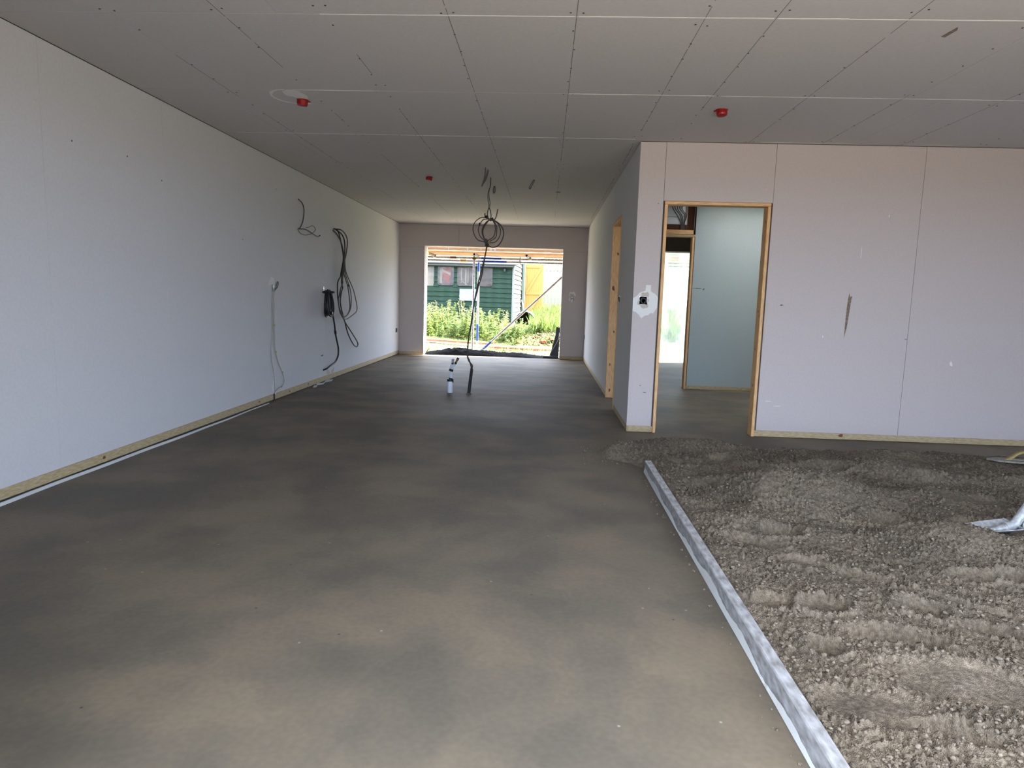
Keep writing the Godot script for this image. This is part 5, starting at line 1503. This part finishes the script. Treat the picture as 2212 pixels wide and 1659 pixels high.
func clutter() -> void:
	# drum lying on its side, mouth to the room
	var d := thing("black_drum", "black drum lying open end forward in the weeds below the gate", "drum", Vector3(-0.56, 0.52, -18.5))
	obj("barrel", pipe(Vector3.ZERO, Vector3(0.05, 0.02, -0.8), 0.27, 0.012, 24), M.drum, d)
	obj("back", slab(blob(0.26, 0.26, 1, 0.0, 24), Vector3(0.05, 0.02, -0.78), Vector3.RIGHT, Vector3.UP, 0.01), M.drum, d)
	var ring := []
	for k in 24:
		ring.append(Vector3(0.272 * cos(TAU * k / 24), 0.272 * sin(TAU * k / 24), 0.0))
	obj("rim", cable(ring, 0.012, 2, true), M.drum_rim, d)
	# timbers along the foot of the bank
	var labels := ["long pink timber lying lowest along the foot of the weeds", "pink timber stacked on the long one, right of the poles", "weathered timber edging the weeds at the left of the opening"]
	var spec := [[Vector3(-1.35, -0.05, -15.45), Vector3(0.9, -0.10, -15.45)], [Vector3(-1.3, 0.005, -15.52), Vector3(0.95, -0.045, -15.52)], [Vector3(-3.2, 0.13, -15.75), Vector3(-1.30, 0.07, -15.62)]]
	for k in 3:
		var t := thing("timber_length", labels[k], "timber", Vector3.ZERO, "timbers at the foot of the weeds")
		var st := st_new()
		bar(st, spec[k][0], spec[k][1], 0.05, 0.10, Vector3.UP, 0.004)
		obj("timber", st.commit(), M.pink_timber, t)
	# black damp proof membrane rucked up on the threshold
	var st := st_new()
	var fn := FastNoiseLite.new()
	fn.seed = 21
	fn.frequency = 3.0
	var nx := 120
	var nz := 24
	for j in nz + 1:
		for i in nx + 1:
			var x := lerpf(-2.34, 0.25, float(i) / nx)
			var t := float(j) / nz
			var z := lerpf(-13.05, -13.75, t)
			var hump := 0.105 * exp(-pow((x + 1.75) / 0.42, 2.0)) + 0.055 * exp(-pow((x + 1.1) / 0.3, 2.0)) + 0.05 * exp(-pow((x + 0.55) / 0.28, 2.0)) + 0.012
			var y := 0.004 + hump * pow(sin(PI * clampf(t * 1.05, 0, 1)), 0.8) * (1.0 + 0.25 * fn.get_noise_2d(x * 2.0, z * 2.0)) + 0.012 * absf(fn.get_noise_2d(x * 5.0, z * 3.0)) - 0.09 * smoothstep(0.6, 1.0, t)
			st.add_vertex(Vector3(x, y, z))
	for j in nz:
		for i in nx:
			var a := j * (nx + 1) + i
			for e in [a, a + nx + 1, a + 1, a + 1, a + nx + 1, a + nx + 2]:
				st.add_index(e)
	st.generate_normals()
	tag(obj("damp_proof_sheet", st.commit(), M.dpm), "shiny black plastic sheet rucked up across the far threshold", "plastic sheet")
	var fl := thing("black_flap", "small black plastic flap standing at the left foot of the far opening", "plastic flap", Vector3(-2.30, 0.0, -13.0))
	st = st_new()
	bar(st, Vector3(-0.04, 0, 0), Vector3(0.05, 0.13, -0.02), 0.07, 0.006, Vector3.BACK, 0.001)
	obj("flap", st.commit(), M.black_plastic, fl)
	# black board leaning at the right jamb, plank at its foot
	var b := thing("black_board", "black board leaning against the right jamb of the far opening", "board", Vector3(0.24, 0.0, -13.30))
	obj("board", slab(PackedVector2Array([Vector2(-0.13, 0.02), Vector2(0.05, 0.0), Vector2(0.06, 0.60), Vector2(-0.01, 0.61), Vector2(-0.03, 0.42)]), Vector3.ZERO, Vector3.RIGHT, Vector3.UP, 0.03), M.black_plastic, b)
	obj("hook", cable([Vector3(-0.06, 0.33, 0.02), Vector3(-0.095, 0.34, 0.02), Vector3(-0.10, 0.30, 0.02), Vector3(-0.07, 0.28, 0.02)], 0.01, 5), M.black_plastic, b)
	obj("wire", cable([Vector3(-0.12, 0.08, 0.02), Vector3(-0.04, 0.22, 0.02), Vector3(0.03, 0.36, 0.02), Vector3(0.05, 0.5, 0.02)], 0.004, 5), M.white_paint, b)
	var pl := thing("black_plank", "short black plank lying at the foot of the leaning board", "board", Vector3(0.14, 0.022, -13.16))
	obj("plank", box_c(Vector3(0.30, 0.042, 0.10), 0.004), M.black_plastic, pl)
	# spoil: bricks and stones on the bank
	var r := RandomNumberGenerator.new()
	r.seed = 8
	var spots := [[-0.02, -16.15, 0.20, 1, "largest broken red brick on the bank, right of the diagonal tube"], [0.16, -16.3, 0.15, 1, "broken red brick right of the largest one on the bank"], [-0.62, -16.1, 0.16, 1, "broken red brick left of the largest one, under the leaning tube"], [-0.22, -16.0, 0.09, 0, "pale stone lying left of the largest red brick"], [-0.13, -15.98, 0.08, 0, "small pale stone between the larger stone and the red brick"], [0.3, -16.6, 0.14, 0, "grey stone near the black board at the right edge"], [-1.25, -16.1, 0.14, 1, "broken red brick just right of the white pole"]]
	for e in spots:
		var o := thing("broken_brick" if e[3] else "stone_lump", e[4], "brick" if e[3] else "stone", Vector3(e[0], ground_y(e[0], e[1]) + 0.02, e[1]))
		o.rotation = Vector3(r.randf() * 0.5, r.randf() * 6.0, r.randf() * 0.5)
		obj("lump", box_c(Vector3(e[2], 0.07, 0.10 if e[3] else e[2] * 0.8), 0.014), M.brick_red if e[3] else M.rubble_grey, o)
	var gs := st_new()
	for k in 260:
		var x := r.randf_range(-0.5, 0.55)
		var z := r.randf_range(-16.9, -15.9)
		bx(gs, Vector3(x, ground_y(x, z) + 0.008, z), Vector3(r.randf_range(0.01, 0.06), 0.02, r.randf_range(0.01, 0.05)), 0.004, Basis.from_euler(Vector3(r.randf(), r.randf() * 6.0, r.randf())))
	tag(obj("rubble", gs.commit(), M.soil), "brown crumbled soil and rubble on the bank behind the timbers", "rubble", "", "stuff")


func leaf(st: SurfaceTool, at: Vector3, dir: Vector3, l: float, w: float) -> void:
	var side := dir.cross(Vector3.UP)
	if side.length() < 0.05:
		side = Vector3.RIGHT
	side = side.normalized()
	var up := side.cross(dir).normalized()
	var mid := at + dir * l * 0.5
	var tip := at + dir * l - up * l * 0.18
	var n := up
	tri(st, at, mid + side * w * 0.5, mid + up * w * 0.12, (n + side * -0.3).normalized())
	tri(st, at, mid + up * w * 0.12, mid - side * w * 0.5, (n + side * 0.3).normalized())
	tri(st, mid + side * w * 0.5, tip, mid + up * w * 0.12, (n + side * -0.3).normalized())
	tri(st, mid + up * w * 0.12, tip, mid - side * w * 0.5, (n + side * 0.3).normalized())


func weed(label: String, x: float, z: float, h: float, spread: float, stems: int, ll: float, m: String, sd: int, grp: String, heads := false) -> void:
	var r := RandomNumberGenerator.new()
	r.seed = sd
	var o := thing("weed", label, "weed", Vector3(x, ground_y(x, z) - 0.02, z), grp)
	var ss := st_new()
	var ls := st_new()
	var hs := st_new()
	for k in stems:
		var a := r.randf() * TAU
		var d := spread * sqrt(r.randf())
		var base := Vector3(cos(a) * d * 0.5, 0, sin(a) * d * 0.35)
		var hh := h * r.randf_range(0.6, 1.05)
		var top := base + Vector3(cos(a) * d * 0.6, hh, sin(a) * d * 0.4)
		var pts := PackedVector3Array([base, base.lerp(top, 0.5) + Vector3(r.randf_range(-0.02, 0.02), 0.02, 0), top])
		tube(ss, pts, 0.006, 5, false, 0.003)
		var nl := int(hh / ll * 4.2)
		for q in nl:
			var t := float(q) / nl
			if heads and t > 0.55:
				break
			var p := pts[0].lerp(pts[2], t * 0.92 + 0.08)
			var b := r.randf() * TAU
			leaf(ls, p, Vector3(cos(b), r.randf_range(-0.2, 0.5), sin(b)).normalized(), ll * r.randf_range(0.6, 1.2) * (1.0 - 0.35 * t), ll * r.randf_range(0.35, 0.55))
		if heads:
			for q in 26:
				var t2 := r.randf_range(0.5, 1.0)
				var p2 := pts[0].lerp(pts[2], t2) + Vector3(r.randfn(0, 0.03), 0, r.randfn(0, 0.03))
				var b2 := r.randf() * TAU
				leaf(hs, p2, Vector3(cos(b2), r.randf_range(0.0, 0.9), sin(b2)).normalized(), 0.035, 0.022)
	obj("stem", ss.commit(), M.stem, o)
	obj("foliage", ls.commit(), M[m], o)
	if heads:
		obj("seed_head", hs.commit(), M.seed_head, o)


func plants() -> void:
	var k := 0
	var r := RandomNumberGenerator.new()
	r.seed = 19
	# tangled belt in front of the shed, and tufts before the timbers: nobody could count these stems
	var belt := thing("undergrowth", "tangled belt of low green weeds along the bank before the shed", "weeds", Vector3.ZERO, "", "stuff")
	var ss := st_new()
	var lv := {"leaf_mid": st_new(), "leaf_blue": st_new(), "leaf_lime": st_new()}
	for i in 900:
		var x := r.randf_range(-3.5, 0.5)
		var z := -16.2 - 2.1 * r.randf()
		var hh := r.randf_range(0.26, 0.66) * (1.0 - 0.35 * smoothstep(-1.8, -0.4, x)) * (0.75 + 0.35 * sin(x * 5.0 + z * 2.0))
		if i < 150:
			z = r.randf_range(-15.3, -14.0)
			hh = r.randf_range(0.06, 0.20)
			if x > -1.2 and z < -14.9:
				continue
		elif x > -0.55 and z > -17.1:
			continue
		var m: String = ["leaf_mid", "leaf_blue", "leaf_lime"][int(absf(fn_gnd.get_noise_2d(x * 2.0, z * 2.0) * 3.4 + r.randf() * 2.2)) % 3]
		var base := Vector3(x, ground_y(x, z) - 0.01, z)
		var top := base + Vector3(r.randfn(0, 0.05), hh, r.randfn(0, 0.05))
		tube(ss, PackedVector3Array([base, top]), 0.004, 4, false)
		var ll := r.randf_range(0.06, 0.13) if hh > 0.2 else 0.06
		for q in int(hh / ll * 5.0) + 3:
			var t := r.randf_range(0.1, 1.0)
			var bb := r.randf() * TAU
			leaf(lv[m], base.lerp(top, t), Vector3(cos(bb), r.randf_range(-0.25, 0.6), sin(bb)).normalized(), ll * r.randf_range(0.7, 1.2) * (1.15 - 0.4 * t), ll * r.randf_range(0.35, 0.6))
	tag(obj("stems", ss.commit(), M.stem, belt), "", "", "", "stuff")
	for m in lv:
		tag(obj("leaves", lv[m].commit(), M[m], belt), "", "", "", "stuff")
	for e in [[-2.85, -16.9, 1.0, "tall pale seeding weed at the left edge of the far opening"], [-2.62, -17.0, 0.85, "pale seeding weed right of the tallest one at the left edge"], [-2.98, -16.7, 0.7, "bushy pale seeding weed low at the left edge of the opening"], [-2.05, -17.2, 0.98, "thin tall seeding weed left of the sign"], [-1.85, -17.3, 0.72, "thin seeding weed just below the sign"], [-0.98, -17.6, 0.62, "thin seeding weed before the shed corner"], [-1.1, -17.2, 0.4, "short seeding weed left of the drum"]]:
		weed(e[3], e[0], e[1], e[2], 0.2, 5, 0.07, "leaf_lime", 300 + k, "", true)
		k += 1
	for e in [[-0.42, -16.9, 0.42, "leafy weed growing in front of the drum mouth"], [-0.68, -17.0, 0.45, "blue green weed left of the drum mouth"], [0.08, -16.2, 0.26, "small weed on the rubble at the right of the opening"], [-0.75, -16.0, 0.24, "small weed behind the diagonal brace's foot"]]:
		weed(e[3], e[0], e[1], e[2], 0.2, 7, 0.08, "leaf_blue", 300 + k, "")
		k += 1
	# grass
	var st := st_new()
	for i in 3:
		var a := TAU * i / 3.0
		var d := Vector3(cos(a), 0, sin(a)) * 0.5
		var s := Vector3(-sin(a), 0, cos(a)) * 0.022
		tri(st, -s, s, d * 0.25 + Vector3(0, 0.6, 0) + s * 0.6, Vector3(cos(a), 0.3, sin(a)).normalized())
		tri(st, s * 0.6 + d * 0.25 + Vector3(0, 0.6, 0), -s, d * 0.7 + Vector3(0, 1.0, 0), Vector3(cos(a), 0.3, sin(a)).normalized())
	var gm := st.commit()
	var xf: Array[Transform3D] = []
	for i in 9000:
		var x := r.randf_range(-3.6, 6.0)
		var z := r.randf_range(-22.8, -13.9)
		var h := 0.10 * r.randf_range(0.5, 1.3)
		var right := x > -0.35
		if right and z < -17.0:
			h = r.randf_range(0.25, 0.55)
		elif right and z < -15.9 and z > -17.0:
			if r.randf() < 0.7:
				continue
		elif z < -17.6:
			continue
		if x < -0.75 and z < -19.9:
			continue
		xf.append(Transform3D(Basis.from_euler(Vector3(r.randf_range(-0.2, 0.2), r.randf() * TAU, r.randf_range(-0.2, 0.2))).scaled(Vector3(h * 0.8, h, h * 0.8)), Vector3(x, ground_y(x, z), z)))
	var mm := MultiMesh.new()
	mm.transform_format = MultiMesh.TRANSFORM_3D
	mm.mesh = gm
	mm.instance_count = xf.size()
	for i in xf.size():
		mm.set_instance_transform(i, xf[i])
	var mi := MultiMeshInstance3D.new()
	mi.name = "grass"
	mi.multimesh = mm
	mi.material_override = M.grass_blade
	add_child(mi)
	tag(mi, "bright green grass growing on the ground behind the house", "grass", "", "stuff")
